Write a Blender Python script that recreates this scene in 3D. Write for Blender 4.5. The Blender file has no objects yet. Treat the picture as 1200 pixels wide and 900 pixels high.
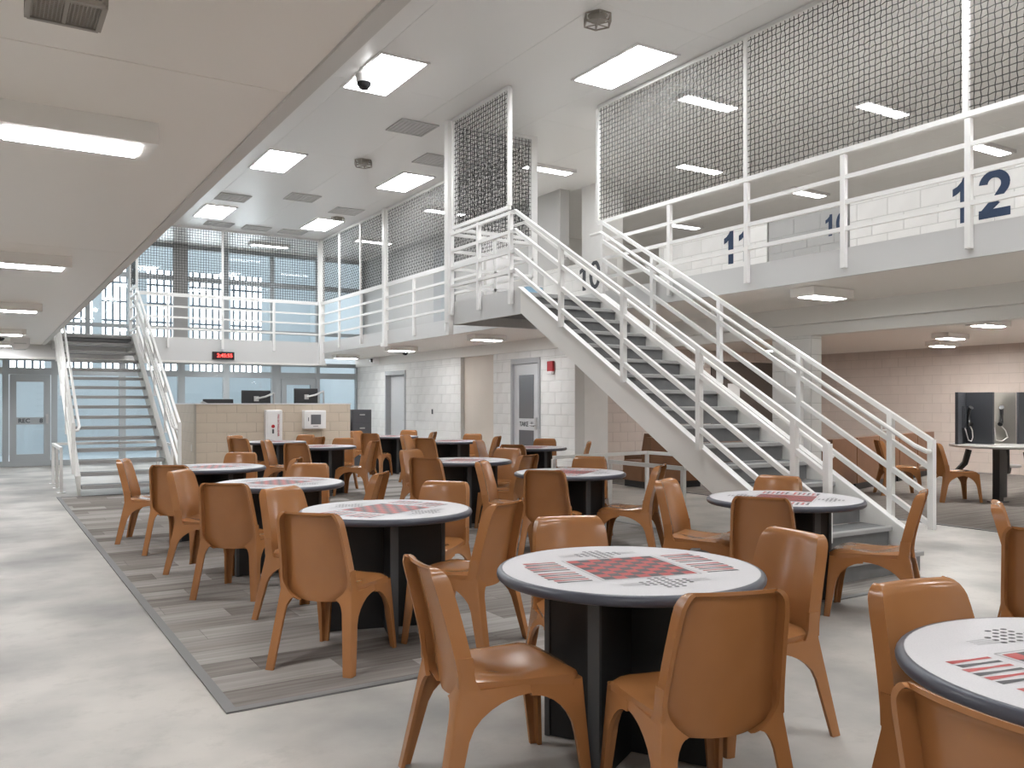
import bpy, math, random
from mathutils import Vector, Matrix
random.seed(7)
D = bpy.data
SC = bpy.context.scene
COL = SC.collection
PI = math.pi

# ------------------------------------------------------------------ camera
YAW = math.atan(620 / 1003)
cd = D.cameras.new('camera')
cd.sensor_width = 36.0
cd.lens = 1003 / 1200 * 36.0
cd.shift_y = 23 / 1200
cd.clip_end = 200
cam = D.objects.new('camera', cd)
COL.objects.link(cam)
cam.location = (0, 0, 1.395)
cam.rotation_euler = (PI / 2, 0, -YAW)
SC.camera = cam

# ------------------------------------------------------------------ world and exposure
w = D.worlds.new('world'); SC.world = w
w.use_nodes = True
w.node_tree.nodes['Background'].inputs[0].default_value = (0.92, 0.96, 1.0, 1)
w.node_tree.nodes['Background'].inputs[1].default_value = 0.62
vs = SC.view_settings
vs.view_transform = 'Standard'; vs.look = 'None'; vs.gamma = 1.0
vs.use_curve_mapping = False
vs.exposure = 1.42
SC.cycles.max_bounces = 14; SC.cycles.diffuse_bounces = 9; SC.cycles.transparent_max_bounces = 24
E_UND, E_UNDN = 30.0, 13.0; E_REC = 60.0
E_HIGH, E_LOW, E_BAY, E_DAY = 11.5, 33.0, 8.0, 3.4      # emission of the lamp lenses and of the daylit windows

# ------------------------------------------------------------------ materials
def base_mat(name, col, rough=0.5, metal=0.0, spec=0.5):
    m = D.materials.new(name); m.use_nodes = True
    b = m.node_tree.nodes['Principled BSDF']
    b.inputs['Base Color'].default_value = (*col, 1)
    b.inputs['Roughness'].default_value = rough
    b.inputs['Metallic'].default_value = metal
    b.inputs['Specular IOR Level'].default_value = spec
    return m
def noisy(name, c1, c2, scale=(1, 1, 1), rough=0.5, detail=6, lo=0.35, hi=0.65, bump=0.0, coords='Object', nscale=1.0, rough2=None):
    m = base_mat(name, c1, rough)
    nt = m.node_tree; N = nt.nodes; L = nt.links; b = N['Principled BSDF']
    tc = N.new('ShaderNodeTexCoord'); mp = N.new('ShaderNodeMapping'); mp.inputs['Scale'].default_value = scale
    nz = N.new('ShaderNodeTexNoise'); nz.inputs['Scale'].default_value = nscale; nz.inputs['Detail'].default_value = detail
    mr = N.new('ShaderNodeMapRange'); mr.inputs[1].default_value = lo; mr.inputs[2].default_value = hi
    mx = N.new('ShaderNodeMix'); mx.data_type = 'RGBA'
    mx.inputs[6].default_value = (*c1, 1); mx.inputs[7].default_value = (*c2, 1)
    L.new(tc.outputs[coords], mp.inputs[0]); L.new(mp.outputs[0], nz.inputs['Vector'])
    L.new(nz.outputs['Fac'], mr.inputs[0]); L.new(mr.outputs[0], mx.inputs[0]); L.new(mx.outputs[2], b.inputs['Base Color'])
    if rough2 is not None:
        r2 = N.new('ShaderNodeMapRange'); r2.inputs[1].default_value = lo; r2.inputs[2].default_value = hi
        r2.inputs[3].default_value = rough; r2.inputs[4].default_value = rough2
        L.new(nz.outputs['Fac'], r2.inputs[0]); L.new(r2.outputs[0], b.inputs['Roughness'])
    if bump:
        bp = N.new('ShaderNodeBump'); bp.inputs['Strength'].default_value = bump; bp.inputs['Distance'].default_value = 0.01
        L.new(nz.outputs['Fac'], bp.inputs['Height']); L.new(bp.outputs[0], b.inputs['Normal'])
    return m
def emit(name, col, s):
    m = D.materials.new(name); m.use_nodes = True
    nt = m.node_tree; nt.nodes.clear()
    e = nt.nodes.new('ShaderNodeEmission'); o = nt.nodes.new('ShaderNodeOutputMaterial')
    e.inputs[0].default_value = (*col, 1); e.inputs[1].default_value = s
    nt.links.new(e.outputs[0], o.inputs[0])
    return m
def glass_mat(name, tint, gl=0.08):
    m = D.materials.new(name); m.use_nodes = True
    nt = m.node_tree; nt.nodes.clear()
    t = nt.nodes.new('ShaderNodeBsdfTransparent'); t.inputs[0].default_value = (*tint, 1)
    g = nt.nodes.new('ShaderNodeBsdfGlossy'); g.inputs['Roughness'].default_value = 0.03
    f = nt.nodes.new('ShaderNodeFresnel'); f.inputs[0].default_value = 1.5
    mx = nt.nodes.new('ShaderNodeMixShader'); o = nt.nodes.new('ShaderNodeOutputMaterial')
    nt.links.new(f.outputs[0], mx.inputs[0]); nt.links.new(t.outputs[0], mx.inputs[1]); nt.links.new(g.outputs[0], mx.inputs[2])
    nt.links.new(mx.outputs[0], o.inputs[0])
    return m

M = {}
def concrete_mat():
    m = noisy('polished concrete', (0.46, 0.435, 0.40), (0.26, 0.255, 0.245), (0.9, 0.9, 1), 0.44, 14, 0.40, 0.68, rough2=0.62)
    m.node_tree.nodes['Principled BSDF'].inputs['Specular IOR Level'].default_value = 0.32
    nt = m.node_tree; N = nt.nodes; L = nt.links; b = N['Principled BSDF']
    base = b.inputs['Base Color'].links[0].from_socket
    tc = [n for n in N if n.type == 'TEX_COORD'][0]
    n2 = N.new('ShaderNodeTexNoise'); n2.inputs['Scale'].default_value = 5.5; n2.inputs['Detail'].default_value = 10; n2.inputs['Roughness'].default_value = 0.7
    mr = N.new('ShaderNodeMapRange'); mr.inputs[1].default_value = 0.52; mr.inputs[2].default_value = 0.72
    mr.inputs[3].default_value = 0.0; mr.inputs[4].default_value = 0.55
    mx = N.new('ShaderNodeMix'); mx.data_type = 'RGBA'; mx.inputs[7].default_value = (0.30, 0.285, 0.262, 1)
    L.new(tc.outputs['Object'], n2.inputs['Vector']); L.new(n2.outputs['Fac'], mr.inputs[0]); L.new(mr.outputs[0], mx.inputs[0])
    L.new(base, mx.inputs[6]); L.new(mx.outputs[2], b.inputs['Base Color'])
    return m
M['concrete'] = concrete_mat()
M['ceil_hi'] = base_mat('glossy white metal ceiling', (0.84, 0.835, 0.82), 0.30)
M['ceil_lo'] = base_mat('satin white soffit', (0.88, 0.84, 0.79), 0.36)
M['edge'] = base_mat('grey painted soffit edge', (0.66, 0.65, 0.63), 0.5)
M['white'] = noisy('white painted block', (0.84, 0.835, 0.82), (0.80, 0.795, 0.78), (3, 3, 3), 0.45, 4)
M['white_joint'] = base_mat('white painted mortar', (0.66, 0.655, 0.64), 0.6)
M['tan'] = noisy('tan painted block', (0.60, 0.51, 0.41), (0.57, 0.48, 0.385), (3, 3, 3), 0.5, 4)
M['tan_light'] = noisy('light tan panel paint', (0.74, 0.665, 0.59), (0.71, 0.64, 0.565), (2, 2, 2), 0.5, 4)
M['tan_joint'] = base_mat('tan painted mortar', (0.47, 0.40, 0.32), 0.6)
M['taupe'] = noisy('taupe painted block', (0.60, 0.52, 0.47), (0.57, 0.49, 0.445), (3, 3, 3), 0.5, 4)
M['taupe_joint'] = base_mat('taupe painted mortar', (0.47, 0.405, 0.365), 0.6)
M['beam'] = base_mat('off white painted beam', (0.80, 0.79, 0.76), 0.42)
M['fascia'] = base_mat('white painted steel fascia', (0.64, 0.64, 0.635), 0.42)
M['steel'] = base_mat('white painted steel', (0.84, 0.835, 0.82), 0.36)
M['tread'] = noisy('grey stair tread', (0.17, 0.17, 0.17), (0.14, 0.14, 0.143), (9, 9, 9), 0.55, 4)
M['riser'] = noisy('dark grey stair riser', (0.19, 0.19, 0.19), (0.155, 0.155, 0.158), (6, 6, 6), 0.5, 4)
M['nosing'] = base_mat('light grey stair nosing', (0.36, 0.357, 0.35), 0.5)
M['wire'] = base_mat('black wire', (0.03, 0.03, 0.03), 0.5)
M['alu'] = base_mat('blue grey aluminium frame', (0.40, 0.43, 0.45), 0.45)
M['alu2'] = base_mat('warm grey column cladding', (0.34, 0.335, 0.33), 0.5)
M['glass'] = glass_mat('clear pane', (0.90, 0.94, 0.955))
M['yard'] = base_mat('pale blue yard wall', (0.76, 0.80, 0.82), 0.6)
M['yardfloor'] = base_mat('yard floor', (0.50, 0.55, 0.58), 0.5)
M['day'] = emit('daylight through frosted window', (0.95, 0.98, 1.0), E_DAY)
M['bar'] = base_mat('window bar grey', (0.20, 0.22, 0.25), 0.5)
M['lamp_hi'] = emit('lamp lens high ceiling', (0.97, 0.985, 1.0), E_HIGH)
M['lamp_lo'] = emit('lamp lens soffit', (0.985, 0.985, 1.0), E_LOW)
M['lamp_und'] = emit('lamp lens under gallery', (0.97, 0.985, 1.0), E_UND)
M['lamp_undn'] = emit('dimmer lamp lens under near gallery', (0.97, 0.985, 1.0), E_UNDN)
M['lamp_rec'] = emit('lamp lens recess', (1.0, 0.985, 0.96), E_REC)
M['lamp_bay'] = emit('lamp lens bay', (0.98, 0.985, 1.0), E_BAY)
M['lampbox'] = base_mat('white lamp housing', (0.88, 0.86, 0.83), 0.45)
M['grille'] = base_mat('grey vent grille', (0.58, 0.575, 0.57), 0.6)
M['cage'] = base_mat('grey brown cage metal', (0.36, 0.33, 0.29), 0.45, 0.3)
M['darkhole'] = base_mat('dark recess', (0.02, 0.02, 0.02), 0.7)
M['plastic'] = noisy('caramel brown moulded plastic', (0.39, 0.172, 0.064), (0.355, 0.155, 0.056), (4, 4, 4), 0.19, 3)
M['laminate'] = noisy('pale grey speckled laminate', (0.60, 0.585, 0.60), (0.55, 0.54, 0.555), (220, 220, 220), 0.42, 2)
M['rim'] = base_mat('slate grey rubber table edge', (0.060, 0.064, 0.085), 0.36)
M['panel'] = base_mat('black laminate table base', (0.012, 0.0115, 0.012), 0.45)
M['panel_edge'] = base_mat('dark grey base edging', (0.055, 0.057, 0.06), 0.4)
M['ink_red'] = base_mat('red print', (0.42, 0.030, 0.028), 0.4)
M['ink_black'] = base_mat('charcoal print', (0.035, 0.034, 0.04), 0.4)
M['ink_grey'] = base_mat('grey print', (0.33, 0.33, 0.34), 0.4)
M['navy'] = base_mat('navy number paint', (0.022, 0.045, 0.10), 0.5)
M['char'] = base_mat('charcoal number paint', (0.05, 0.055, 0.065), 0.5)
M['door'] = base_mat('pale grey painted door', (0.62, 0.63, 0.645), 0.4)
M['doorframe'] = base_mat('grey door frame', (0.43, 0.435, 0.45), 0.4)
M['doorglass'] = base_mat('dark door glass', (0.16, 0.16, 0.17), 0.12)
M['red'] = base_mat('fire alarm red', (0.40, 0.012, 0.02), 0.35)
M['boxwhite'] = base_mat('white enamel box', (0.80, 0.785, 0.78), 0.35)
M['screen'] = base_mat('black monitor plastic', (0.025, 0.025, 0.028), 0.4)
M['silver'] = base_mat('silver metal', (0.55, 0.55, 0.55), 0.3, 0.8)
M['darkcab'] = base_mat('charcoal drawer steel', (0.09, 0.09, 0.10), 0.45)
M['clockface'] = base_mat('dark red clock face', (0.05, 0.003, 0.006), 0.3)
M['led'] = emit('red clock digits', (1.0, 0.06, 0.05), 2.2)
M['vinyl'] = noisy('brown vinyl upholstery', (0.205, 0.092, 0.040), (0.18, 0.08, 0.034), (5, 5, 5), 0.42, 3)
M['black'] = base_mat('black painted steel', (0.012, 0.012, 0.013), 0.4)
M['booth'] = base_mat('dark slate booth panel', (0.040, 0.043, 0.050), 0.45)
M['phoneplate'] = base_mat('brushed steel phone plate', (0.42, 0.40, 0.36), 0.35, 0.6)
M['tabletop_steel'] = base_mat('speckled steel grey tabletop', (0.45, 0.44, 0.43), 0.3)
M['cord'] = base_mat('pale armoured cord', (0.62, 0.60, 0.57), 0.4)
M['paper'] = base_mat('white paper', (0.75, 0.75, 0.75), 0.6)
M['brownpanel'] = base_mat('dark brown board', (0.085, 0.068, 0.058), 0.5)
M['dome'] = base_mat('smoked dome', (0.02, 0.02, 0.022), 0.12)
M['bluebox'] = base_mat('pale blue carton', (0.30, 0.50, 0.66), 0.5)
M['outlet'] = base_mat('ivory outlet plate', (0.75, 0.72, 0.66), 0.45)
M['greypanel'] = base_mat('flat grey panel', (0.42, 0.42, 0.415), 0.5)
M['upper_grey'] = base_mat('even grey upper wall', (0.56, 0.555, 0.545), 0.5)  # upper wall toned greyer than the pier beside it
M['seam'] = base_mat('ceiling seam', (0.40, 0.395, 0.39), 0.6)

def carpet_mat():
    m = base_mat('grey plank carpet', (0.3, 0.3, 0.3), 0.95, spec=0.1)
    nt = m.node_tree; N = nt.nodes; L = nt.links; b = N['Principled BSDF']
    oi = N.new('ShaderNodeObjectInfo'); geo = N.new('ShaderNodeNewGeometry')
    mp = N.new('ShaderNodeMapping'); mp.inputs['Scale'].default_value = (1.3, 26, 1)
    nz = N.new('ShaderNodeTexNoise'); nz.inputs['Scale'].default_value = 1.0; nz.inputs['Detail'].default_value = 5
    L.new(geo.outputs['Position'], mp.inputs[0])
    add = N.new('ShaderNodeVectorMath'); add.operation = 'MULTIPLY_ADD'
    add.inputs[1].default_value = (1, 1, 1)
    L.new(mp.outputs[0], add.inputs[0])
    cmb = N.new('ShaderNodeCombineXYZ'); ml = N.new('ShaderNodeMath'); ml.operation = 'MULTIPLY'; ml.inputs[1].default_value = 60
    L.new(oi.outputs['Random'], ml.inputs[0]); L.new(ml.outputs[0], cmb.inputs[0]); L.new(ml.outputs[0], cmb.inputs[2])
    L.new(cmb.outputs[0], add.inputs[2]); L.new(add.outputs[0], nz.inputs['Vector'])
    rp = N.new('ShaderNodeValToRGB'); cr = rp.color_ramp
    cr.elements[0].color = (0.145, 0.127, 0.114, 1); cr.elements[1].color = (0.38, 0.36, 0.34, 1)
    e = cr.elements.new(0.45); e.color = (0.25, 0.230, 0.213, 1)
    sm = N.new('ShaderNodeMath'); sm.operation = 'MULTIPLY_ADD'; sm.inputs[1].default_value = 1.1
    nm = N.new('ShaderNodeMath'); nm.operation = 'MULTIPLY_ADD'; nm.inputs[1].default_value = 0.75; nm.inputs[2].default_value = -0.43
    L.new(oi.outputs['Random'], nm.inputs[0])
    L.new(nz.outputs['Fac'], sm.inputs[0]); L.new(nm.outputs[0], sm.inputs[2])
    L.new(sm.outputs[0], rp.inputs[0]); L.new(rp.outputs[0], b.inputs['Base Color'])
    return m
M['carpet'] = carpet_mat()
M['carpet_edge'] = base_mat('grey carpet edge strip', (0.17, 0.168, 0.168), 0.6)

# ------------------------------------------------------------------ mesh helpers
class MB:
    def __init__(s): s.v = []; s.f = []; s.mi = []; s.cur = 0
    def _add(s, vs, fs):
        n = len(s.v); s.v += [tuple(p) for p in vs]
        for f in fs: s.f.append(tuple(i + n for i in f)); s.mi.append(s.cur)
        return s
    def box(s, x0, x1, y0, y1, z0, z1):
        return s._add([(x0,y0,z0),(x1,y0,z0),(x1,y1,z0),(x0,y1,z0),(x0,y0,z1),(x1,y0,z1),(x1,y1,z1),(x0,y1,z1)],
                      [(3,2,1,0),(4,5,6,7),(0,1,5,4),(1,2,6,5),(2,3,7,6),(3,0,4,7)])
    def bbox(s, x0, x1, y0, y1, z0, z1, b=0.005):   # box with chamfered vertical edges and top edge
        pts = [(x0+b,y0),(x1-b,y0),(x1,y0+b),(x1,y1-b),(x1-b,y1),(x0+b,y1),(x0,y1-b),(x0,y0+b)]
        ins = [(min(max(px,x0+b),x1-b), min(max(py,y0+b),y1-b)) for px,py in pts]
        v = [(*p, z0+b) if False else (*p, z0) for p in pts] + [(*p, z1-b) for p in pts] + [(*p, z1) for p in ins]
        f = [tuple(range(7,-1,-1))]
        for r in (0,8):
            for i in range(8): f.append((r+i, r+(i+1)%8, r+8+(i+1)%8, r+8+i))
        f.append(tuple(range(16,24)))
        return s._add(v, f)
    def bar(s, p, q, w, h=None, up=(0,0,1)):
        h = h or w
        p = Vector(p); q = Vector(q); d = (q-p).normalized(); u = Vector(up)
        if abs(d.dot(u)) > 0.999: u = Vector((0,1,0))
        a = d.cross(u).normalized(); b = a.cross(d).normalized()
        vs = [c + a*w/2*i + b*h/2*j for c in (p,q) for i,j in ((-1,-1),(1,-1),(1,1),(-1,1))]
        return s._add(vs, [(0,1,2,3),(7,6,5,4),(0,4,5,1),(1,5,6,2),(2,6,7,3),(3,7,4,0)])
    def tube(s, pts, r, n=8, cap=True):
        pts = [Vector(p) for p in pts]; rings = []
        a = None
        for i, p in enumerate(pts):
            t = ((pts[min(i+1,len(pts)-1)] - p).normalized() + (p - pts[max(i-1,0)]).normalized())
            t = t.normalized() if t.length > 1e-6 else Vector((0,0,1))
            if a is None:
                a = t.cross(Vector((0,0,1)) if abs(t.z) < 0.95 else Vector((0,1,0))).normalized()
            a = (a - t*a.dot(t)).normalized(); b = t.cross(a)
            rr = r[i] if isinstance(r, (list,tuple)) else r
            rings.append([p + a*rr*math.cos(2*PI*k/n) + b*rr*math.sin(2*PI*k/n) for k in range(n)])
        vs = [v for rg in rings for v in rg]; fs = []
        for i in range(len(rings)-1):
            for k in range(n): fs.append((i*n+k, i*n+(k+1)%n, (i+1)*n+(k+1)%n, (i+1)*n+k))
        if cap: fs += [tuple(range(n-1,-1,-1)), tuple(range((len(rings)-1)*n, len(rings)*n))]
        return s._add(vs, fs)
    def lathe(s, prof, c=(0,0,0), n=24, cap=True):
        vs = []; fs = []
        for r, z in prof:
            for k in range(n): vs.append((c[0]+r*math.cos(2*PI*k/n), c[1]+r*math.sin(2*PI*k/n), c[2]+z))
        for i in range(len(prof)-1):
            for k in range(n): fs.append((i*n+k, i*n+(k+1)%n, (i+1)*n+(k+1)%n, (i+1)*n+k))
        if cap: fs += [tuple(range(n-1,-1,-1)), tuple(range((len(prof)-1)*n, len(prof)*n))]
        return s._add(vs, fs)
    def prism(s, poly, axis, a, b):   # poly in the two other axes, extruded along axis from a to b
        def mk(p, t): return {'x': (t,p[0],p[1]), 'y': (p[0],t,p[1]), 'z': (p[0],p[1],t)}[axis]
        n = len(poly); vs = [mk(p,a) for p in poly] + [mk(p,b) for p in poly]
        fs = [tuple(range(n-1,-1,-1)), tuple(range(n,2*n))] + [(i,(i+1)%n,n+(i+1)%n,n+i) for i in range(n)]
        return s._add(vs, fs)
    def loft(s, rings, cap=True, closed=True):
        n = len(rings[0]); vs = [p for r in rings for p in r]; fs = []
        for i in range(len(rings)-1):
            for k in range(n if closed else n-1): fs.append((i*n+k, i*n+(k+1)%n, (i+1)*n+(k+1)%n, (i+1)*n+k))
        if cap: fs += [tuple(range(n-1,-1,-1)), tuple(range((len(rings)-1)*n, len(rings)*n))]
        return s._add(vs, fs)
    def mesh(s, name, mats, smooth=0):
        me = D.meshes.new(name); me.from_pydata(s.v, [], s.f); me.update()
        import bmesh
        bm = bmesh.new(); bm.from_mesh(me); bmesh.ops.recalc_face_normals(bm, faces=bm.faces); bm.to_mesh(me); bm.free()
        for m in (mats if isinstance(mats, (list,tuple)) else [mats]): me.materials.append(M[m])
        if len(set(s.mi)) > 1: me.polygons.foreach_set('material_index', s.mi)
        if smooth:
            me.polygons.foreach_set('use_smooth', [True]*len(me.polygons))
            try: me.set_sharp_from_angle(angle=math.radians(smooth))
            except Exception: pass
        return me
    def build(s, name, mat, parent=None, smooth=0, off=(0,0,0)):
        o = D.objects.new(name, s.mesh(name, mat, smooth)); COL.objects.link(o)
        o.location = off
        if parent is not None: o.parent = parent
        return o

def wbuild(mb, name, mat, parent=None, smooth=0):      # geometry given in world metres, parent an unrotated Empty
    if parent is not None:
        l = parent.location
        mb.v = [(x-l[0], y-l[1], z-l[2]) for x,y,z in mb.v]
    return mb.build(name, mat, parent, smooth)
def tag(o, label, cat=None, group=None, kind=None):
    o['label'] = label
    if cat: o['category'] = cat
    if group: o['group'] = group
    if kind: o['kind'] = kind
    return o
def thing(name, label, cat, loc=(0,0,0), rz=0, group=None, kind=None):
    o = D.objects.new(name, None); COL.objects.link(o); o.empty_display_size = 0.1
    o.location = loc; o.rotation_euler = (0,0,rz)
    return tag(o, label, cat, group, kind)
def struct(o, label): o['kind'] = 'structure'; o['label'] = label; return o
def inst(me, name, parent=None, loc=(0,0,0), rz=0):
    o = D.objects.new(name, me); COL.objects.link(o); o.location = loc; o.rotation_euler = (0,0,rz)
    if parent is not None: o.parent = parent
    return o
def copy_tree(o, parent=None):
    c = o.copy(); COL.objects.link(c)
    if parent is not None: c.parent = parent
    for ch in o.children: copy_tree(ch, c)
    return c
def text_mesh(body, size, bold=0.0, ext=0.002):
    cu = D.curves.new('txt', 'FONT'); cu.body = body; cu.size = size; cu.extrude = ext; cu.offset = bold
    cu.align_x = 'CENTER'; cu.align_y = 'CENTER'; cu.resolution_u = 4
    ob = D.objects.new('txt', cu); COL.objects.link(ob)
    dg = bpy.context.evaluated_depsgraph_get()
    me = D.meshes.new_from_object(ob.evaluated_get(dg))
    D.objects.remove(ob); D.curves.remove(cu)
    return me
def text_obj(name, body, size, mat, loc, face, parent=None, bold=0.0, spin=0.0):
    me = text_mesh(body, size, bold); me.materials.clear(); me.materials.append(M[mat])
    o = D.objects.new(name, me); COL.objects.link(o)
    cols = {'-y': ((1,0,0),(0,0,1),(0,-1,0)), '-x': ((0,-1,0),(0,0,1),(-1,0,0))}[face]
    R = Matrix((Vector(cols[0]), Vector(cols[1]), Vector(cols[2]))).transposed() @ Matrix.Rotation(spin, 3, 'Z')
    l = Vector(loc)
    if parent is not None: l = l - parent.location; o.parent = parent
    o.matrix_local = Matrix.Translation(l) @ R.to_4x4()
    return o

# ------------------------------------------------------------------ key dimensions (metres)
XB = 6.80        # edge of right-hand gallery
XW = 8.60        # wall under the gallery
YB = 19.50       # edge of far gallery
YS = 21.90       # storefront glass line
Z2 = 2.73        # upper floor
ZS = 2.58        # soffit under the galleries
ZC = 5.25        # high ceiling
XR = 17.2        # far right wall
YW = 11.87       # near end of the white block wall
YR = 14.0        # end wall of the lounge recess
YN = -9.0       # wall behind the viewer
XE = 1.06        # edge of left mezzanine
RAILS = (3.72, 3.485, 3.255, 3.01)

# ------------------------------------------------------------------ floor
fl = MB().box(-5, XR+.2, YN, YS, -.2, 0).build('floor', 'concrete'); struct(fl, 'polished light grey concrete floor')
carpet_n = [0]
def carpet(name, label, x0, x1, y0, y1, part=True):
    t = thing(name, label, 'carpet', ((x0+x1)/2, (y0+y1)/2, 0))
    e = MB()
    e.box(x0, x0+.05, y0, y1, .0005, .009).box(x1-.05, x1, y0, y1, .0005, .009)
    e.box(x0+.05, x1-.05, y0, y0+.05, .0005, .009).box(x0+.05, x1-.05, y1-.05, y1, .0005, .009)
    wbuild(e, 'edge_strip', 'carpet_edge', t)
    cache = {}; rest = MB(); n = 0
    W, Lp = 0.25, 1.0
    y = y0 + .05; row = 0; cells = []
    while y < y1 - .051:
        h = min(W, y1 - .05 - y)
        x = x0 + .05 - (0.37*row % 1.0)*Lp
        while x < x1 - .051:
            a = max(x, x0+.05); b = min(x+Lp, x1-.05)
            if b - a > .01: cells.append((a, b, y, h))
            x += Lp
        y += W; row += 1
    cells.sort(key=lambda c: (c[0]+c[1])**2/4*.3 + c[2]**2)
    for a, b, y, h in cells:
        if part and n < 298:
            key = (round(b-a,3), round(h,3))
            if key not in cache:
                cache[key] = MB().box(-(b-a)/2+.001, (b-a)/2-.001, -h/2+.001, h/2-.001, .0005, .006).mesh('carpet_plank', 'carpet')
            inst(cache[key], 'carpet_plank', t, ((a+b)/2 - t.location.x, y+h/2 - t.location.y, 0)); n += 1
        else: rest.box(a+.001, b-.001, y+.001, y+h-.001, .0005, .006)
    if rest.v:
        o = wbuild(rest, 'carpet_planks', 'carpet', t); o['kind'] = 'stuff'
carpet('carpet', 'large grey plank carpet laid under the rows of game tables', 0.93, 6.4, 3.94, 14.35)
carpet('carpet', 'grey plank carpet at the back in front of the staff counter', 2.85, 7.9, 14.40, 17.6, False)
carpet('carpet', 'dark grey carpet in the lounge recess under the gallery', 9.35, 17.1, 4.6, 13.9, False)

# ------------------------------------------------------------------ block walls
def block_wall(name, label, axis, const, depth, a0, a1, z0, z1, mat, joint, openings=(), face=-1, parent=None, bl=.40, bh=.20):
    """axis 'y': wall in plane X=const running along Y; axis 'x': plane Y=const running along X. face -1: blocks look towards -normal."""
    rec = .005
    core = MB()
    cells = []
    zs = sorted({z0, z1, *[o[2] for o in openings if z0 < o[2] < z1], *[o[3] for o in openings if z0 < o[3] < z1]})
    def spans(za, zb):
        sp = [(a0, a1)]
        for oa, ob, oz0, oz1 in openings:
            if oz0 < zb - 1e-4 and oz1 > za + 1e-4:
                n = []
                for s, e in sp:
                    if ob <= s or oa >= e: n.append((s, e)); continue
                    if oa > s: n.append((s, oa))
                    if ob < e: n.append((ob, e))
                sp = n
        return sp
    def put(mb, s, e, za, zb, d0, d1):
        if face > 0: d0, d1 = -d1, -d0
        if axis == 'y': mb.box(const+d0, const+d1, s, e, za, zb)
        else: mb.box(s, e, const+d0, const+d1, za, zb)
    for za, zb in zip(zs[:-1], zs[1:]):
        for s, e in spans(za, zb): put(core, s, e, za, zb, rec, depth)
    if parent is None:
        root = core.build(name, joint); struct(root, label); base = Vector((0,0,0))
    else:
        root = wbuild(core, name, joint, parent); base = parent.location
    cache = {}; n = 0; rest = MB(); g = .0045
    r = 0; z = z0
    while z < z1 - .02:
        zz = sorted({z, min(z+bh, z1), *[q for o in openings for q in (o[2], o[3]) if z < q < min(z+bh, z1)]})
        for za, zb in zip(zz[:-1], zz[1:]):
            if zb - za < .03: continue
            for s, e in spans(za, zb):
                x = math.floor((s-a0)/bl)*bl + a0 - (bl/2 if r % 2 else 0)
                while x < e:
                    p, q = max(x, s), min(x+bl, e)
                    if q - p > .03: cells.append((p, q, za, zb))
                    x += bl
        z += bh; r += 1
    cells.sort(key=lambda c: c[0])
    if name == 'wall_right': cells.sort(key=lambda c: -c[3])
    for p, q, za, zb in cells:
        if n < 295:
            key = (round(q-p,3), round(zb-za,3))
            if key not in cache:
                m = MB(); L2 = (q-p)/2-g; H2 = (zb-za)/2-g
                f0, f1 = (0, rec+.002) if face < 0 else (-rec-.002, 0)
                c = .003; fr, bk = (f0, f1) if face < 0 else (f1, f0)
                sgn = 1 if bk > fr else -1
                def P(u, w_, v): return (w_, u, v) if axis == 'y' else (u, w_, v)
                r0 = [P(-L2, bk, -H2), P(L2, bk, -H2), P(L2, bk, H2), P(-L2, bk, H2)]
                r1 = [P(-L2, fr+sgn*c, -H2), P(L2, fr+sgn*c, -H2), P(L2, fr+sgn*c, H2), P(-L2, fr+sgn*c, H2)]
                r2 = [P(-L2+c, fr, -H2+c), P(L2-c, fr, -H2+c), P(L2-c, fr, H2-c), P(-L2+c, fr, H2-c)]
                m.loft([r0, r1, r2]); cache[key] = m.mesh('block', mat)
            u, v = (p+q)/2, (za+zb)/2
            l = Vector((const, u, v) if axis == 'y' else (u, const, v)) - base
            o = inst(cache[key], 'block', None, l); o.parent = root
            if parent is not None:
                o.location = l
            n += 1
        else: put(rest, p+g, q-g, za+g, zb-g, 0, rec+.002)
    if rest.v:
        if parent is not None: rest.v = [(x-base[0], y-base[1], zq-base[2]) for x,y,zq in rest.v]
        o = rest.build('blocks', mat, root); o['kind'] = 'stuff'
    return root

# wall under the right gallery: doors and a shallow tan recess
DOOR1 = (12.93, 13.93, 0, 2.24)      # door with two glass lights
DOOR2 = (18.75, 19.95, 0, 2.20)      # plain grey door near the glass front
NICHE = (14.62, 15.98, 0, 2.37)
wr = block_wall('wall_right', 'white painted block wall under the right gallery', 'y', XW, .2, YW, YS, 0, 2.37, 'white', 'white_joint', [DOOR1, DOOR2, NICHE])
nb = MB().box(XW+.09, XW+.36, NICHE[0]-.05, NICHE[1]+.05, 0, 2.37).build('wall_niche', 'tan_light'); struct(nb, 'tan panel set back in a shallow niche of the white block wall')
struct(MB().box(XW+.2, XW+.5, NICHE[1], NICHE[1]+.2, 0, 2.37).box(XW+.2, XW+.5, NICHE[0]-.2, NICHE[0], 0, 2.37).build('wall_niche_side', 'white_joint'), 'white returns of the shallow niche')
block_wall('wall_recess', 'taupe painted block end wall of the lounge recess', 'x', YR, .2, 9.31, XR+.1, 0, ZS, 'taupe', 'taupe_joint', bl=.40)
struct(MB().box(XW+.2, 9.31, YW-.003, YR+.2, 0, ZS).build('wall_return', 'white'), 'smooth white end of the block wall beside the taupe recess')
block_wall('wall_far_right', 'taupe painted block back wall of the lounge recess behind the phones', 'y', XR, .2, YN, YR+.2, 0, ZS, 'taupe', 'taupe_joint')
wc = block_wall('wall_column', 'white painted block pier between the stair and the lounge recess', 'x', 7.01, .6, 8.66, 8.85, 0, 2.235, 'white', 'white_joint')
block_wall('wall_column_side', 'broad side of the white block pier', 'y', 8.65, .19, 7.012, 7.62, 0, 2.235, 'white', 'white_joint')
struct(MB().box(8.65, 8.85, YN, YW, 2.235, 2.368).build('trim_1', 'beam'), 'painted lintel above the openings of the lounge recess')
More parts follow.
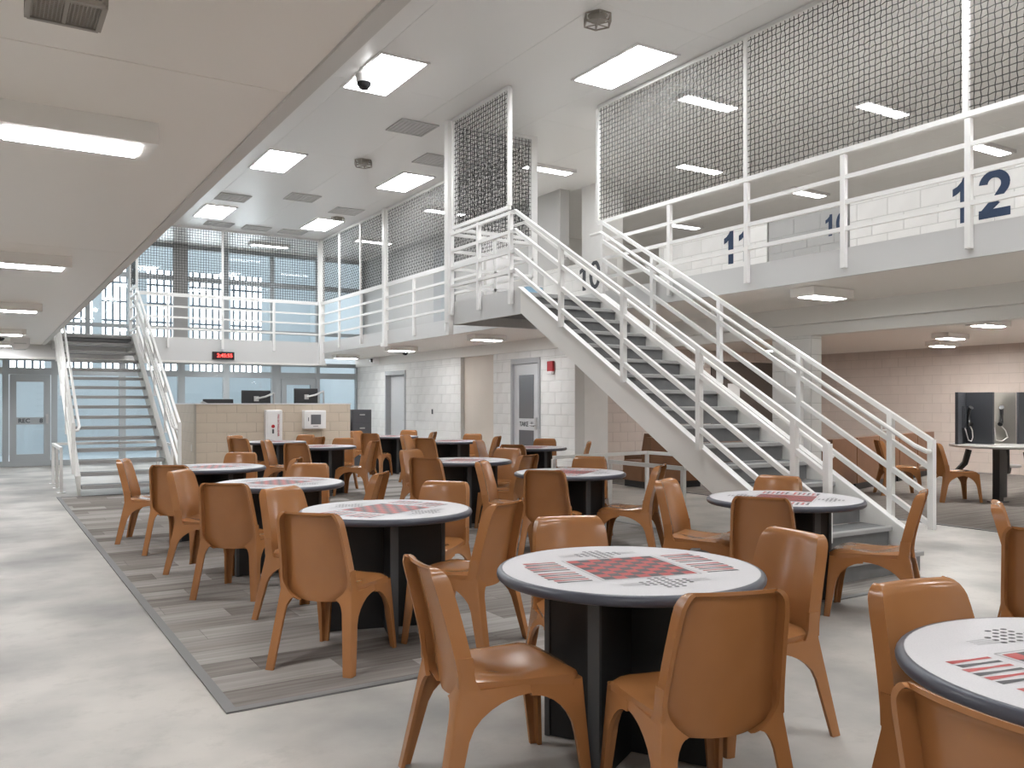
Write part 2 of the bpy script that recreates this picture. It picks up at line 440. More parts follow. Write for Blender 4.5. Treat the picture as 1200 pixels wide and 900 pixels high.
struct(MB().box(8.55, 8.85, YN, YS, 2.37, ZS).build('trim_2', 'beam'), 'long off white beam under the right gallery')

# gallery slabs
struct(MB().box(XB+.03, XR, YN, YS, ZS, Z2).build('ceiling_gallery', 'ceil_lo'), 'off white underside of the right gallery')
struct(MB().box(-5, XB+.03, YB+.03, YS, ZS, Z2).build('ceiling_far_gallery', 'ceil_lo'), 'underside of the far gallery')
struct(MB().box(-5, XE-.065, YN, YB+.03, ZS, Z2).build('ceiling_mezzanine', 'ceil_lo'), 'low satin soffit over the walkway on the left')
struct(MB().box(XE-.065, XE, YN, YB+.03, ZS-.012, Z2+.1).build('trim_3', 'edge'), 'grey edge strip of the low soffit')
# soffit panels, each a thin sheet with an open joint round it
def panels(parent, x0, x1, y0, y1, nx, ny, z, mat, g=.004, skip=None):
    dx, dy = (x1-x0)/nx, (y1-y0)/ny
    me = MB().box(-dx/2+g, dx/2-g, -dy/2+g, dy/2-g, -.004, .001).mesh('ceiling_panel', mat)
    for i in range(nx):
        for j in range(ny):
            inst(me, 'ceiling_panel', parent, (x0+(i+.5)*dx, y0+(j+.5)*dy, z))
panels(D.objects['ceiling_mezzanine'], -5, XE-.07, YN, YB, 4, 7, ZS, 'ceil_lo', .0035)
# fascias
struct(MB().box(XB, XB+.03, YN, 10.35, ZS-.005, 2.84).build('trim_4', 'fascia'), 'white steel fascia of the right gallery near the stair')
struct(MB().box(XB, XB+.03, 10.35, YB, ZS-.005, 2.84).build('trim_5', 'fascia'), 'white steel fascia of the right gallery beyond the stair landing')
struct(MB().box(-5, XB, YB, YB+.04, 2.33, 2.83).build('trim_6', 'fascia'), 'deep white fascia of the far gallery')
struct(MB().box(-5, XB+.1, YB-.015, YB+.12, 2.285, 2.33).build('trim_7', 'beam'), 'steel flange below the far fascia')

# high ceiling
ch = MB().box(-5.2, XR+.2, YN, YS+.15, ZC+.002, ZC+.15).build('ceiling', 'seam'); struct(ch, 'high glossy white metal ceiling')
panels(ch, 1.0, XR, YN, YS+.2, 12, 10, ZC+.002, 'ceil_hi', .002)
panels(ch, -5, 1.0, YN, YS+.2, 4, 10, ZC+.002, 'ceil_hi', .002)

# outer shell
struct(MB().box(-5.2, -5, YN, YS, 0, ZC).build('wall_left', 'white'), 'white wall on the left side of the hall')
struct(MB().box(-5.2, XR+.2, YN-.2, YN, 0, ZC).build('wall_back', 'white'), 'white wall behind the viewer')
struct(MB().box(XR, XR+.2, YN, YS, Z2, ZC).build('wall_upper_right', 'white'), 'upper back wall of the bunk bays')
# upper level
struct(MB().box(8.8, 9.0, 12.6, YS, Z2, ZC).build('wall_upper', 'upper_grey'), 'upper wall along the right gallery')
struct(MB().box(9.0, XR, 16.2, 16.4, Z2, ZC).build('wall_upper_end', 'white'), 'end wall of the bunk bays')
struct(MB().box(9.1, 9.55, 11.75, 12.35, Z2, ZC).build('wall_upper_pier', 'white'), 'white pier standing behind the low partition with number 10')
struct(MB().box(8.76, 8.80, 14.25, 15.35, Z2, 5.0).build('door_3', 'boxwhite'), 'bright white shower panel on the upper gallery')
d4 = MB().box(8.77, 8.80, 16.6, 17.6, Z2, 4.9).build('door_4', 'doorframe'); struct(d4, 'grey door on the upper gallery wall')
MB().box(8.755, 8.77, 16.75, 17.2, 2.85, 4.8).build('door_leaf', 'alu', d4)

# ------------------------------------------------------------------ storefront, two levels, and the daylit yard behind it
def storefront(name, label, xs, zs, wmul, hrail, skip=()):
    t = thing(name, label, 'storefront', ((xs[0]+xs[-1])/2, YS, zs[0]))
    for x, wd in zip(xs, wmul):
        wbuild(MB().box(x-wd/2, x+wd/2, YS-.06, YS+.06, zs[0], zs[-1]), 'mullion', 'alu', t)
    for i in range(len(xs)-1):
        a, b = xs[i]+wmul[i]/2, xs[i+1]-wmul[i+1]/2
        for z, h in hrail:
            if (i, 'norail') in skip and 0.3 < z < 1.9: continue
            wbuild(MB().box(a, b, YS-.05, YS+.05, z-h/2, z+h/2), 'frame_rail', 'alu', t)
        if i in skip: 
            zt = [z for z in zs if z > 2.0]
            wbuild(MB().box(a, b, YS-.006, YS+.006, 2.2, zs[-1]), 'pane', 'glass', t)
            continue
        wbuild(MB().box(a, b, YS-.006, YS+.006, zs[0], zs[-1]), 'pane', 'glass', t)
    t['kind'] = 'structure'
    return t
LX = [-5.0, -3.6, -2.2, -.8, .42, 1.37, 2.78, 4.09, 5.15, 6.40, 7.50, 8.60]
LWID = [.1, .1, .1, .1, .12, .12, .14, .16, .15, .24, .1, .1]
sf = storefront('window_1', 'lower blue grey aluminium glass front with pale blue panes', LX, [0, 2.45], LWID, [(.06,.12), (2.12,.15), (2.40,.1)], skip=(4, 9))
UX = [-5.0, -3.0, -1.0, 1.0, 2.05, 2.95, 4.04, 5.14, 6.30, 7.5, 8.75]
UW = [.1, .1, .1, .1, .1, .1, .1, .14, .1, .1, .1]
su = storefront('window_2', 'upper blue grey aluminium glass front beyond the far gallery', UX, [Z2, ZC], UW, [(2.79,.12), (3.22,.09), (4.43,.12), (5.20,.1)])
wbuild(MB().box(3.88, 4.20, YS-.25, YS-.07, Z2, ZC), 'column', 'alu2', su)
def store_door(name, label, x0, x1, parent_text=None):
    t = thing(name, label, 'door', ((x0+x1)/2, YS, 0)); t['kind'] = 'structure'
    f = MB(); st = .13
    f.box(x0, x0+st, YS-.045, YS+.045, .02, 2.04).box(x1-st, x1, YS-.045, YS+.045, .02, 2.04)
    f.box(x0+st, x1-st, YS-.045, YS+.045, .02, .27).box(x0+st, x1-st, YS-.045, YS+.045, 1.88, 2.04).box(x0+st, x1-st, YS-.045, YS+.045, .93, 1.09)
    wbuild(f, 'door_leaf', 'alu', t)
    wbuild(MB().box(x0+st, x1-st, YS-.006, YS+.006, .27, .93), 'pane', 'glass', t)
    wbuild(MB().box(x0+st, x1-st, YS-.006, YS+.006, 1.09, 1.88), 'pane', 'glass', t)
    wbuild(MB().box(x1-.08, x1-.05, YS-.10, YS-.045, .98, 1.12).box(x1-.09, x1-.04, YS-.055, YS-.045, .95, 1.16), 'handle', 'silver', t)
    return t
d1 = store_door('door_1', 'grey glazed yard door lettered REC 8', .50, 1.29)
text_obj('lettering', 'REC     8', .13, 'char', (.90, YS-.05, 1.01), '-y', d1, .002)
store_door('door_2', 'grey glazed yard door behind the staff counter', 6.54, 7.44)
# yard
struct(MB().box(-5, 9.2, YS+.1, 27.2, -.2, 0).build('floor_yard', 'yardfloor'), 'pale floor of the daylit yard')
WIN = [x for x in (-4.3, -3.1, -1.9, -.7, .5, 1.7, 2.9, 4.1, 5.3, 6.5)]
yw = MB(); prev = -5.0
for x in WIN:
    yw.box(prev, x, 27.0, 27.2, 0, 7); yw.box(x, x+.95, 27.0, 27.2, 0, 2.2); yw.box(x, x+.95, 27.0, 27.2, 5.35, 7); prev = x+.95
yw.box(prev, 9.2, 27.0, 27.2, 0, 7)
struct(yw.build('wall_yard', 'yard'), 'pale blue outer wall of the yard with tall barred windows')
struct(MB().box(9.0, 9.2, YS+.1, 27, 0, 7).box(-5.2, -5, YS+.1, 27, 0, 7).build('wall_yard_side', 'yard'), 'pale blue side walls of the yard')
struct(MB().box(-5.2, 9.2, YS+.02, YS+.16, ZC-.01, 7).build('wall_yard_parapet', 'yard'), 'pale wall above the glass front facing the open yard')
for k, x in enumerate(WIN):
    t = thing('window_%d' % (k+3), 'tall barred daylit window in the outer yard wall', 'window', (x+.475, 27.05, 2.2)); t['kind'] = 'structure'; t['group'] = 'barred yard windows'
    wbuild(MB().box(x, x+.95, 27.10, 27.12, 2.2, 5.35), 'pane', 'day', t)
    for j in range(5):
        xx = x + .95*(j+.5)/5 + (.0 if j else 0)
        wbuild(MB().box(xx-.03, xx+.03, 27.03, 27.07, 2.2, 5.35), 'window_bar', 'bar', t)
    for z in (2.7, 3.25, 3.8, 4.35, 4.9):
        wbuild(MB().box(x, x+.95, 27.02, 27.08, z-.03, z+.03), 'window_bar', 'bar', t)

# ------------------------------------------------------------------ doors in the white block wall
def wall_door(name, label, spec, lights, letter=None, kick=0.0):
    y0, y1, z0, z1 = spec
    t = thing(name, label, 'door', (XW, (y0+y1)/2, 0)); t['kind'] = 'structure'
    f = MB(); fr = .06
    f.box(XW-.02, XW+.18, y0, y0+fr, 0, z1).box(XW-.02, XW+.18, y1-fr, y1, 0, z1).box(XW-.02, XW+.18, y0+fr, y1-fr, z1-fr-.04, z1)
    wbuild(f, 'door_frame', 'doorframe', t)
    leaf = wbuild(MB().box(XW+.02+kick, XW+.07+kick, y0+fr+.004, y1-fr-.004, .01, z1-fr-.045), 'door_leaf', 'door', t)
    lx, ly = -XW, -(y0+y1)/2
    for (a, b, c, d) in lights:
        MB().box(XW+.012+kick+lx, XW+.02+kick+lx, a+ly, b+ly, c, d).build('pane', 'doorglass', leaf)
    hy = y0+fr+.10
    h = MB().box(XW-.005+kick+lx, XW+.02+kick+lx, hy-.03+ly, hy+.03+ly, .92, 1.14)
    h.tube([(XW-.04+kick+lx, hy+ly, 1.0), (XW-.04+kick+lx, hy+.14+ly, 1.0)], .014)
    h.tube([(XW+.0+kick+lx, hy+ly, 1.0), (XW-.04+kick+lx, hy+ly, 1.0)], .014)
    h.build('handle', 'silver', leaf)
    for z in (.3, 1.1, 1.85): wbuild(MB().box(XW-.03, XW-.02, y1-fr-.02, y1-fr+.02, z-.06, z+.06), 'hinge', 'doorframe', t)
    return t, leaf
dA, leafA = wall_door('door_5', 'pale grey door with two dark glass lights and black lettering in the white block wall', DOOR1,
    [(13.18, 13.68, 1.12, 1.93), (13.18, 13.68, .25, .90)])
text_obj('lettering', 'TAKE  1L', .125, 'char', (XW+.016, 13.42, 1.01), '-x', dA, .002)
dB, leafB = wall_door('door_6', 'plain pale grey door beside the glass front', DOOR2, [], kick=.10)
fp = thing('fire_alarm', 'red fire alarm horn on the white block wall beside the stair', 'fire alarm', (XW-.003, 12.56, 1.92))
wbuild(MB().bbox(XW-.055, XW-.003, 12.47, 12.65, 1.97, 2.15, .01), 'housing', 'red', fp)
wbuild(MB().bbox(XW-.07, XW-.003, 12.48, 12.64, 1.92, 1.97, .01), 'strobe', 'boxwhite', fp)
tag(MB().box(XW-.012, XW-.003, 17.28, 17.34, 1.16, 1.27).build('switch_plate', 'char'), 'tiny dark switch on the white wall beside the plain grey door', 'switch')
pc = thing('camera_box', 'small white box under the beam above the plain grey door', 'camera', (8.45, 20.3, ZS))
wbuild(MB().bbox(8.38, 8.55, 20.2, 20.4, 2.40, 2.57, .015), 'housing', 'boxwhite', pc)
wbuild(MB().bbox(8.33, 8.38, 20.25, 20.35, 2.44, 2.53, .005), 'lens', 'dome', pc)

# ------------------------------------------------------------------ guard rails and wire mesh screens
def guard(name, label, pts, posts, rails=RAILS, zb=2.65, zt=None, off=(0,0), parent=None, w=.038):
    """pts: polyline of the rail in plan; posts: plan points"""
    t = parent or thing(name, label, 'railing', (posts[0][0], posts[0][1], zb))
    for p in posts:
        wbuild(MB().box(p[0]-.024, p[0]+.024, p[1]-.024, p[1]+.024, zb, zt or rails[0]), 'post', 'steel', t)
    for z in rails:
        for a, b in zip(pts[:-1], pts[1:]):
            wbuild(MB().bar((*a, z), (*b, z), w), 'rail', 'steel', t)
    return t
def screen(name, label, a, b, z0, z1, nv=(), cell=.056, cap=True):
    """a wire mesh panel between plan points a and b"""
    t = thing(name, label, 'mesh screen', (a[0], a[1], z0))
    A = Vector((*a, 0)); B = Vector((*b, 0)); L = (B-A).length; d = (B-A)/L
    nrm = Vector((-d.y, d.x, 0))
    fr = .045
    wbuild(MB().bar(A+Vector((0,0,z0)), B+Vector((0,0,z0)), fr), 'frame_rail', 'steel', t)
    wbuild(MB().bar(A+Vector((0,0,z1)), B+Vector((0,0,z1)), fr), 'frame_rail', 'steel', t)
    for u in (0, L, *nv):
        p = A + d*u
        wbuild(MB().bar(p+Vector((0,0,z0+.022)), p+Vector((0,0,z1-.022)), fr, fr, up=d), 'frame_post', 'steel', t)
    m = MB(); wr_ = .0050
    n = max(1, int(L/cell)); c = L/n
    nz = int((z1-z0)/cell); cz = (z1-z0)/nz
    r = random.Random(len(name)+int(a[1]*10))
    for i in range(1, n):
        pts = []
        for k in range(0, nz+1, 1):
            s = 1 if (i+k) % 2 else -1
            jit = r.uniform(-.004, .004) if 0 < k < nz else 0
            pts.append(A + d*(i*c+jit) + nrm*(s*.006) + Vector((0,0,z0+k*cz)))
        m.tube(pts, wr_, 3, False)
    for k in range(1, nz):
        pts = []
        for i in range(0, n+1):
            s = -1 if (i+k) % 2 else 1
            jit = r.uniform(-.004, .004) if 0 < i < n else 0
            pts.append(A + d*(i*c) + nrm*(s*.006) + Vector((0,0,z0+k*cz+jit)))
        m.tube(pts, wr_, 3, False)
    o = wbuild(m, 'wire_mesh', 'wire', t); o['kind'] = 'stuff'
    return t
xg = XB-.027
# right gallery, near part
guard('balcony_railing', 'white pipe guard rail along the right gallery in front of numbers 11 and 12',
      [(xg, 1.6), (xg, 8.74)], [(xg, y) for y in (1.58, 2.76, 3.94, 5.12, 6.30, 7.48, 8.74)], rails=RAILS[1:], zb=2.65, zt=3.695)
screen('mesh_screen', 'long black wire mesh screen in white frame above the near right gallery', (xg, 1.6), (xg, 8.83), RAILS[0]+.01, ZC-.03, nv=(2.36, 4.71))
# right gallery, far part
guard('balcony_railing', 'white pipe guard rail along the right gallery beyond the stair landing',
      [(xg, 10.45), (xg, 19.42)], [(xg, y) for y in (11.8, 13.1, 14.4, 17.0, 18.3)], zb=2.65)
cpost = thing('ceiling_post', 'white square post from gallery to ceiling between two mesh screens beyond the landing', 'post', (xg, 15.72, 2.6))
wbuild(MB().box(xg-.05, xg+.05, 15.67, 15.77, 2.6, ZC), 'shaft', 'steel', cpost)
wbuild(MB().box(xg-.07, xg+.02, 15.65, 15.79, 2.52, 2.6), 'foot_plate', 'steel', cpost)
screen('mesh_screen', 'wire mesh screen above the right gallery next to the landing post', (xg, 10.40), (xg, 15.62), RAILS[0]+.03, ZC-.03)
screen('mesh_screen', 'wire mesh screen above the right gallery in the far corner', (xg, 15.82), (xg, 19.40), RAILS[0]+.03, ZC-.03, nv=(1.2, 2.45))
cpost = thing('ceiling_post', 'white square post in the far corner of the gallery', 'post', (xg, YB-.03, 2.4))
wbuild(MB().box(xg-.055, xg+.055, YB-.085, YB+.02, 2.4, ZC), 'shaft', 'steel', cpost)
wbuild(MB().box(xg-.07, xg+.07, YB-.10, YB-.02, 2.3, 2.4), 'foot_plate', 'steel', cpost)
# far gallery
yg = YB-.027
guard('balcony_railing', 'white pipe guard rail along the far gallery above the red clock',
      [(2.75, yg), (6.70, yg)], [(x, yg) for x in (3.37, 4.51, 5.65)], zb=2.60)
screen('mesh_screen', 'wire mesh screen above the far gallery rail', (2.75, yg), (6.70, yg), RAILS[0]+.03, ZC-.03, nv=(1.76,))
guard('balcony_railing', 'white pipe guard rail on the far gallery left of the open stair',
      [(-1.5, yg), (1.10, yg)], [(-1.0, yg), (.2, yg), (1.08, yg)], zb=2.60)

# ------------------------------------------------------------------ staircases (both descend towards the viewer)
def stair(name, label, x0, x1, ytop, run, n, open_risers, stringer_mat='beam', land=None, rise=None, railx=None, post_s=(), endcut=0.0, hand=True):
    rise = Z2/n
    t = thing(name, label, 'stairs', ((x0+x1)/2, ytop-n*run/2, 0))
    slope = rise/run
    # nosing line: Z2 at ytop, one rise lower per run nearer
    zl = lambda y: Z2 + (y-ytop)*slope
    yb0 = ytop - (n-1)*run
    for sx, (a, b) in (('l', (x0-.04, x0)), ('r', (x1, x1+.04))):
        top, dep = .05, .34
        yE = yb0 + .12
        yfoot = ytop + (0 + dep - top - Z2)/slope
        poly = [(ytop+.02, zl(ytop)+top), (ytop+.02, zl(ytop)+top-dep+.04), (yfoot, 0.003), (yE, 0.003), (yE, max(zl(yE)+top, .06))]
        st = wbuild(MB().prism(poly, 'x', a, b), 'stringer', stringer_mat, t)
        fl = MB()
        e0 = Vector((0, ytop+.02, zl(ytop)+top)); e1 = Vector((0, yE, max(zl(yE)+top, .06)))
        s_ = -1 if sx == 'l' else 1
        xx0, xx1 = (a-.035, b) if sx == 'l' else (a, b+.035)
        fl.prism([(e0.y, e0.z), (e0.y, e0.z+.012), (e1.y, e1.z+.012), (e1.y, e1.z)], 'x', xx0, xx1)
        wbuild(fl, 'stringer_flange', 'steel', t)
    for i in range(n):
        z = Z2 - rise*i; y = ytop - run*i       # nosing line of this level at y
        if i > 0:
            wbuild(MB().box(x0, x1, y-.005, y+run+.01, z-.05 if open_risers else z-.03, z-.004), 'tread', 'tread', t)
            wbuild(MB().bbox(x0+.002, x1-.002, y-.02, y+.03, z-.055 if open_risers else z-.038, z, .006), 'nosing', 'nosing', t)
        else:
            wbuild(MB().bbox(x0+.002, x1-.002, y-.02, y+.04, z-.05, z, .006), 'nosing', 'nosing', t)
        if not open_risers:
            wbuild(MB().box(x0, x1, y+.02, y+.03, z-rise, z-.035), 'riser', 'riser', t)
    return t, zl
S1T = 8.62
big, zl1 = stair('staircase', 'wide white steel staircase with grey treads rising to the right gallery', 5.50, 6.66, S1T, .29, 16, False)
# its landing
LX0, LY1 = 5.42, 10.35
wbuild(MB().box(5.50, XB-.01, S1T+.04, LY1-.04, Z2-.06, Z2), 'landing_deck', 'tread', big)
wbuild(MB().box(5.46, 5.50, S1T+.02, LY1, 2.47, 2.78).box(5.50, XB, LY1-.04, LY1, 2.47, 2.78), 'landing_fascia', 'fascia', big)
wbuild(MB().box(5.50, XB, S1T+.04, S1T+.07, 2.47, 2.66).box(5.50, XB-.01, S1T+.07, LY1-.04, 2.60, 2.668), 'landing_underside', 'riser', big)
def stair_rails(t, zl, x, ytop, yend, posts, offs, hand_side, top_h, zmin=0.0, w=.04):
    for o in offs:
        wbuild(MB().bar((x, ytop, zl(ytop)+o), (x, yend, zl(yend)+o), w), 'rail', 'steel', t)
    for y in posts: wbuild(MB().box(x-.025, x+.025, y-.025, y+.025, zl(y)+.03, zl(y)+top_h), 'post', 'steel', t)
    wbuild(MB().box(x-.025, x+.025, yend-.025, yend+.025, zl(yend)+offs[-1]-.03, zl(yend)+top_h+.01), 'end_post', 'steel', t)
    # round handrail on brackets
    hx = x + hand_side*.085; ho = top_h - .10
    y0, y1 = ytop-.08, yend+.10
    pts = [(hx, y0+.22, zl(y0)+ho), (hx, y0, zl(y0)+ho), (hx, y1, zl(y1)+ho), (x+hand_side*.06, y1-.09, zl(y1)+ho-.045), (x, yend, zl(y1)+ho-.05)]
    h = wbuild(MB().tube(pts, .021, 8), 'handrail', 'steel', t, 40)
    for y in posts:
        wbuild(MB().tube([(hx, y+.03, zl(y+.03)+ho-.015), (hx, y+.03, zl(y+.03)+ho-.06), (x, y+.03, zl(y+.03)+ho-.06)], .007, 6), 'handrail_bracket', 'steel', t)
OFFS = (.93, .70, .46, .22)
stair_rails(big, zl1, LX0, 8.70, 4.24, (7.74, 6.66, 5.60, 4.55), OFFS, 1, .93)
stair_rails(big, zl1, 6.745, 8.70, 4.24, (7.74, 6.66, 5.60, 4.62), OFFS, -1, .93)
for p in ((LX0, 8.80), (LX0, 9.58), (LX0, 10.33)):
    wbuild(MB().box(p[0]-.025, p[0]+.025, p[1]-.025, p[1]+.025, 2.6, 3.72), 'post', 'steel', big)
wbuild(MB().box(6.09, 6.13, LY1-.02, LY1+.02, 2.8, 3.70), 'post', 'steel', big)
for z in (zl1(8.70)+.90, zl1(8.70)+.67, zl1(8.70)+.43, zl1(8.70)+.19):
    wbuild(MB().bar((LX0, 8.68, z+.02), (LX0, LY1, z+.02), .04), 'rail', 'steel', big)
    wbuild(MB().bar((LX0, LY1, z+.02), (XB-.05, LY1, z+.02), .04), 'rail', 'steel', big)
# mesh round the landing
screen('mesh_screen', 'tall wire mesh screen on the outer side of the stair landing', (LX0, 8.82), (LX0, 10.27), RAILS[0]+.05, ZC-.03)
screen('mesh_screen', 'wire mesh screen across the far end of the stair landing', (LX0+.08, LY1), (XB-.06, LY1), RAILS[0]+.05, ZC-.03)
cpost = thing('ceiling_post', 'tall white square post at the far corner of the stair landing', 'post', (LX0, LY1+.03, 2.45))
wbuild(MB().box(LX0-.05, LX0+.05, LY1+.0, LY1+.10, 2.50, ZC), 'shaft', 'steel', cpost)
wbuild(MB().box(LX0-.035, LX0+.035, LY1+.0, LY1+.08, 2.34, 2.50), 'foot_plate', 'steel', cpost)
cpost = thing('ceiling_post', 'white square post where the landing meets the right gallery', 'post', (xg, LY1, 2.84))
wbuild(MB().box(xg-.045, xg+.045, LY1-.02, LY1+.08, 2.84, ZC), 'shaft', 'steel', cpost)
wbuild(MB().box(xg-.06, xg+.06, LY1-.03, LY1+.09, 2.80, 2.84), 'foot_plate', 'steel', cpost)
bb = thing('carton', 'pale blue carton on the stair landing', 'box', (5.9, 9.1, Z2))
wbuild(MB().box(5.78, 6.02, 9.0, 9.2, Z2, Z2+.13), 'body', 'bluebox', bb)
wbuild(MB().box(5.775, 6.025, 8.995, 9.205, Z2+.13, Z2+.15), 'lid', 'paper', bb)

# open stair to the far gallery
S2T = 18.5
sA, zl2 = stair('staircase', 'open grey staircase with white rails rising to the far gallery', 1.25, 2.52, S2T, .285, 16, True)
wbuild(MB().box(1.2, 2.6, S2T+.03, YB, Z2-.07, Z2), 'landing_deck', 'tread', sA)
wbuild(MB().box(1.17, 1.21, S2T+.02, YB, 2.47, 2.80).box(2.56, 2.60, S2T+.02, YB, 2.47, 2.80), 'landing_fascia', 'fascia', sA)
stair_rails(sA, zl2, 1.14, 18.45, 14.20, (17.5, 16.45, 15.4), OFFS, 1, .93)
stair_rails(sA, zl2, 2.63, 18.45, 14.20, (17.5, 16.45, 15.4), OFFS, -1, .93)
for x in (1.14, 2.63):
    for y in (S2T+.05, YB-.06): wbuild(MB().box(x-.025, x+.025, y-.025, y+.025, 2.6, 3.72), 'post', 'steel', sA)
    for o in (.90, .67, .43, .19):
        wbuild(MB().bar((x, 18.44, zl2(18.45)+o+.02), (x, YB-.05, zl2(18.45)+o+.02), .04), 'rail', 'steel', sA)
screen('mesh_screen', 'narrow wire mesh screen beside the head of the open stair', (2.63, S2T+.09), (2.63, YB-.1), RAILS[0]+.05, ZC-.03)
# low barriers under the stairs
def barrier(name, label, pts, z, posts):
    t = thing(name, label, 'railing', (pts[0][0], pts[0][1], 0))
    for a, b in zip(pts[:-1], pts[1:]): wbuild(MB().bar((*a, z), (*b, z), .045), 'rail', 'steel', t)
    for p in posts:
        wbuild(MB().box(p[0]-.022, p[0]+.022, p[1]-.022, p[1]+.022, 0.006, z-.02), 'post', 'steel', t)
        wbuild(MB().box(p[0]-.06, p[0]+.06, p[1]-.06, p[1]+.06, 0, .006), 'base_plate', 'steel', t)
barrier('low_barrier', 'low white pipe barrier under the wide staircase', [(6.35, 9.24), (8.15, 9.48), (8.15, 6.95), (6.47, 6.93), (6.50, 8.25)], .69,
        [(6.35, 9.24), (8.15, 9.48), (8.15, 6.95), (6.47, 6.93), (6.50, 8.25)])
barrier('low_barrier', 'low grey pipe barrier under the open stair', [(1.04, 15.1), (1.04, 16.9), (2.75, 16.9), (2.75, 15.5)], .69,
        [(1.04, 15.1), (1.04, 16.0), (1.04, 16.9), (2.75, 16.9), (2.75, 15.5)])

# ------------------------------------------------------------------ upper partitions with bay numbers
def digit_strokes(ch):
    # strokes in a cell one unit high; returns list of closed polygons or (outer, inner) rings
    T = .19
    def arc(cx, cy, rx, ry, a0, a1, n=14): return [(cx+rx*math.cos(math.radians(a0+(a1-a0)*k/n)), cy+ry*math.sin(math.radians(a0+(a1-a0)*k/n))) for k in range(n+1)]
    if ch == '1': return .42, [('poly', [(.17, 0), (.36, 0), (.36, 1), (.24, 1), (.20, .90), (.10, .81), (0, .77), (0, .61), (.10, .65), (.17, .70)])]
    if ch == '0': return .66, [('ring', arc(.33, .5, .33, .51, 0, 360, 28), arc(.33, .5, .33-T*.95, .51-T*.80, 0, 360, 28))]
    if ch == '2':
        o = arc(.33, .70, .33, .30, 175, -28, 14); i = arc(.33, .70, .33-T, .30-T*.85, 175, -28, 14)
        return .68, [('strip', o + [(.34, .22), (.0, .08)], i + [(.24, .33), (.0, -.0)]), ('poly', [(0, 0), (.66, 0), (.66, .18), (.0, .18)]), ('poly', [(0, .02), (.30, .18), (.45, .30), (.24, .36), (.0, .12)])]
def number_obj(body, h, mat, loc, parent):
    m = MB(); xs = []; tot = 0
    for c in body:
        w_, st = digit_strokes(c); xs.append((tot, st)); tot += w_+.16
    tot -= .16; e = .004
    for x0, st in xs:
        for kq, q in enumerate(st):
            e = .004 + .0015*kq
            F = lambda p, d: (-d, -(p[0]+x0-tot/2)*h, (p[1]-.5)*h)
            if q[0] == 'poly':
                n = len(q[1]); m._add([F(p, e) for p in q[1]] + [F(p, 0) for p in q[1]], [tuple(range(n)), tuple(range(2*n-1, n-1, -1))] + [(i, (i+1) % n, n+(i+1) % n, n+i) for i in range(n)])
            else:
                a, b = q[1], q[2]; n = len(a)
                m._add([F(p, e) for p in a] + [F(p, e) for p in b], [(i, i+1, n+i+1, n+i) for i in range(n-1)])
    o = m.build('number', mat, parent, 0, Vector(loc)-parent.location)
    return o
def partition(name, label, x, y0, y1, ztop, num, size, ny, nz_, mat):
    t = thing(name, label, 'partition', (x, (y0+y1)/2, Z2))
    block_wall('wall_face', '', 'y', x, .2, y0, y1, Z2, ztop-.02, 'white', 'white_joint', parent=t)
    wbuild(MB().bbox(x-.008, x+.208, y0-.008, y1+.008, ztop-.02, ztop, .005), 'cap', 'beam', t)
    number_obj(num, size, mat, (x-.001, ny, nz_), t)
    return t
partition('partition', 'low white block partition with charcoal number 10 at the stair head', 8.7, 11.10, 12.98, 3.80, '10', .47, 11.57, 3.55, 'char')
partition('partition', 'low white block partition with navy number 11', 8.7, 7.75, 9.85, 3.80, '11', .47, 8.27, 3.54, 'navy')
partition('partition', 'long low white block partition with large navy number 12', 8.7, 2.4, 6.50, 3.80, '12', .48, 4.93, 3.52, 'navy')
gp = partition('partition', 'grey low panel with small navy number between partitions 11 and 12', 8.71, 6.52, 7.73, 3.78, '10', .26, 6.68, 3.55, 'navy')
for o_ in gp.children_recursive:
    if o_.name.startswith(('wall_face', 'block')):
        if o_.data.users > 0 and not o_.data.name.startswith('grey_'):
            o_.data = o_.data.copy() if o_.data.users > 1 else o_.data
            o_.data.name = 'grey_block'; o_.data.materials.clear(); o_.data.materials.append(M['greypanel'])  # blocks of this low panel recoloured grey

# ------------------------------------------------------------------ lamps
def lamp(name, label, cx, cy, z, lx, ly, h, mat, group, mx=.06, my=.05, house='lampbox'):
    t = thing(name, label, 'ceiling light', (cx, cy, z), group=group)
    t['label'] = label
    if h > .03:
        wbuild(MB().bbox(cx-lx/2, cx+lx/2, cy-ly/2, cy+ly/2, z-h, z, .0).box(cx-lx/2, cx+lx/2, cy-ly/2, cy+ly/2, z-h, z-h+.001) if False else MB().box(cx-lx/2, cx+lx/2, cy-ly/2, cy+ly/2, z-h, z), 'housing', house, t)
    else:
        e = MB(); b = .03
        e.box(cx-lx/2, cx-lx/2+b, cy-ly/2, cy+ly/2, z-h, z).box(cx+lx/2-b, cx+lx/2, cy-ly/2, cy+ly/2, z-h, z)
        e.box(cx-lx/2+b, cx+lx/2-b, cy-ly/2, cy-ly/2+b, z-h, z).box(cx-lx/2+b, cx+lx/2-b, cy+ly/2-b, cy+ly/2, z-h, z)
        wbuild(e, 'trim_frame', house, t)
    wbuild(MB().box(cx-lx/2+mx, cx+lx/2-mx, cy-ly/2+my, cy+ly/2-my, z-h-.003, z-h+.002 if h > .03 else z-.001), 'lens', mat, t)
    return t
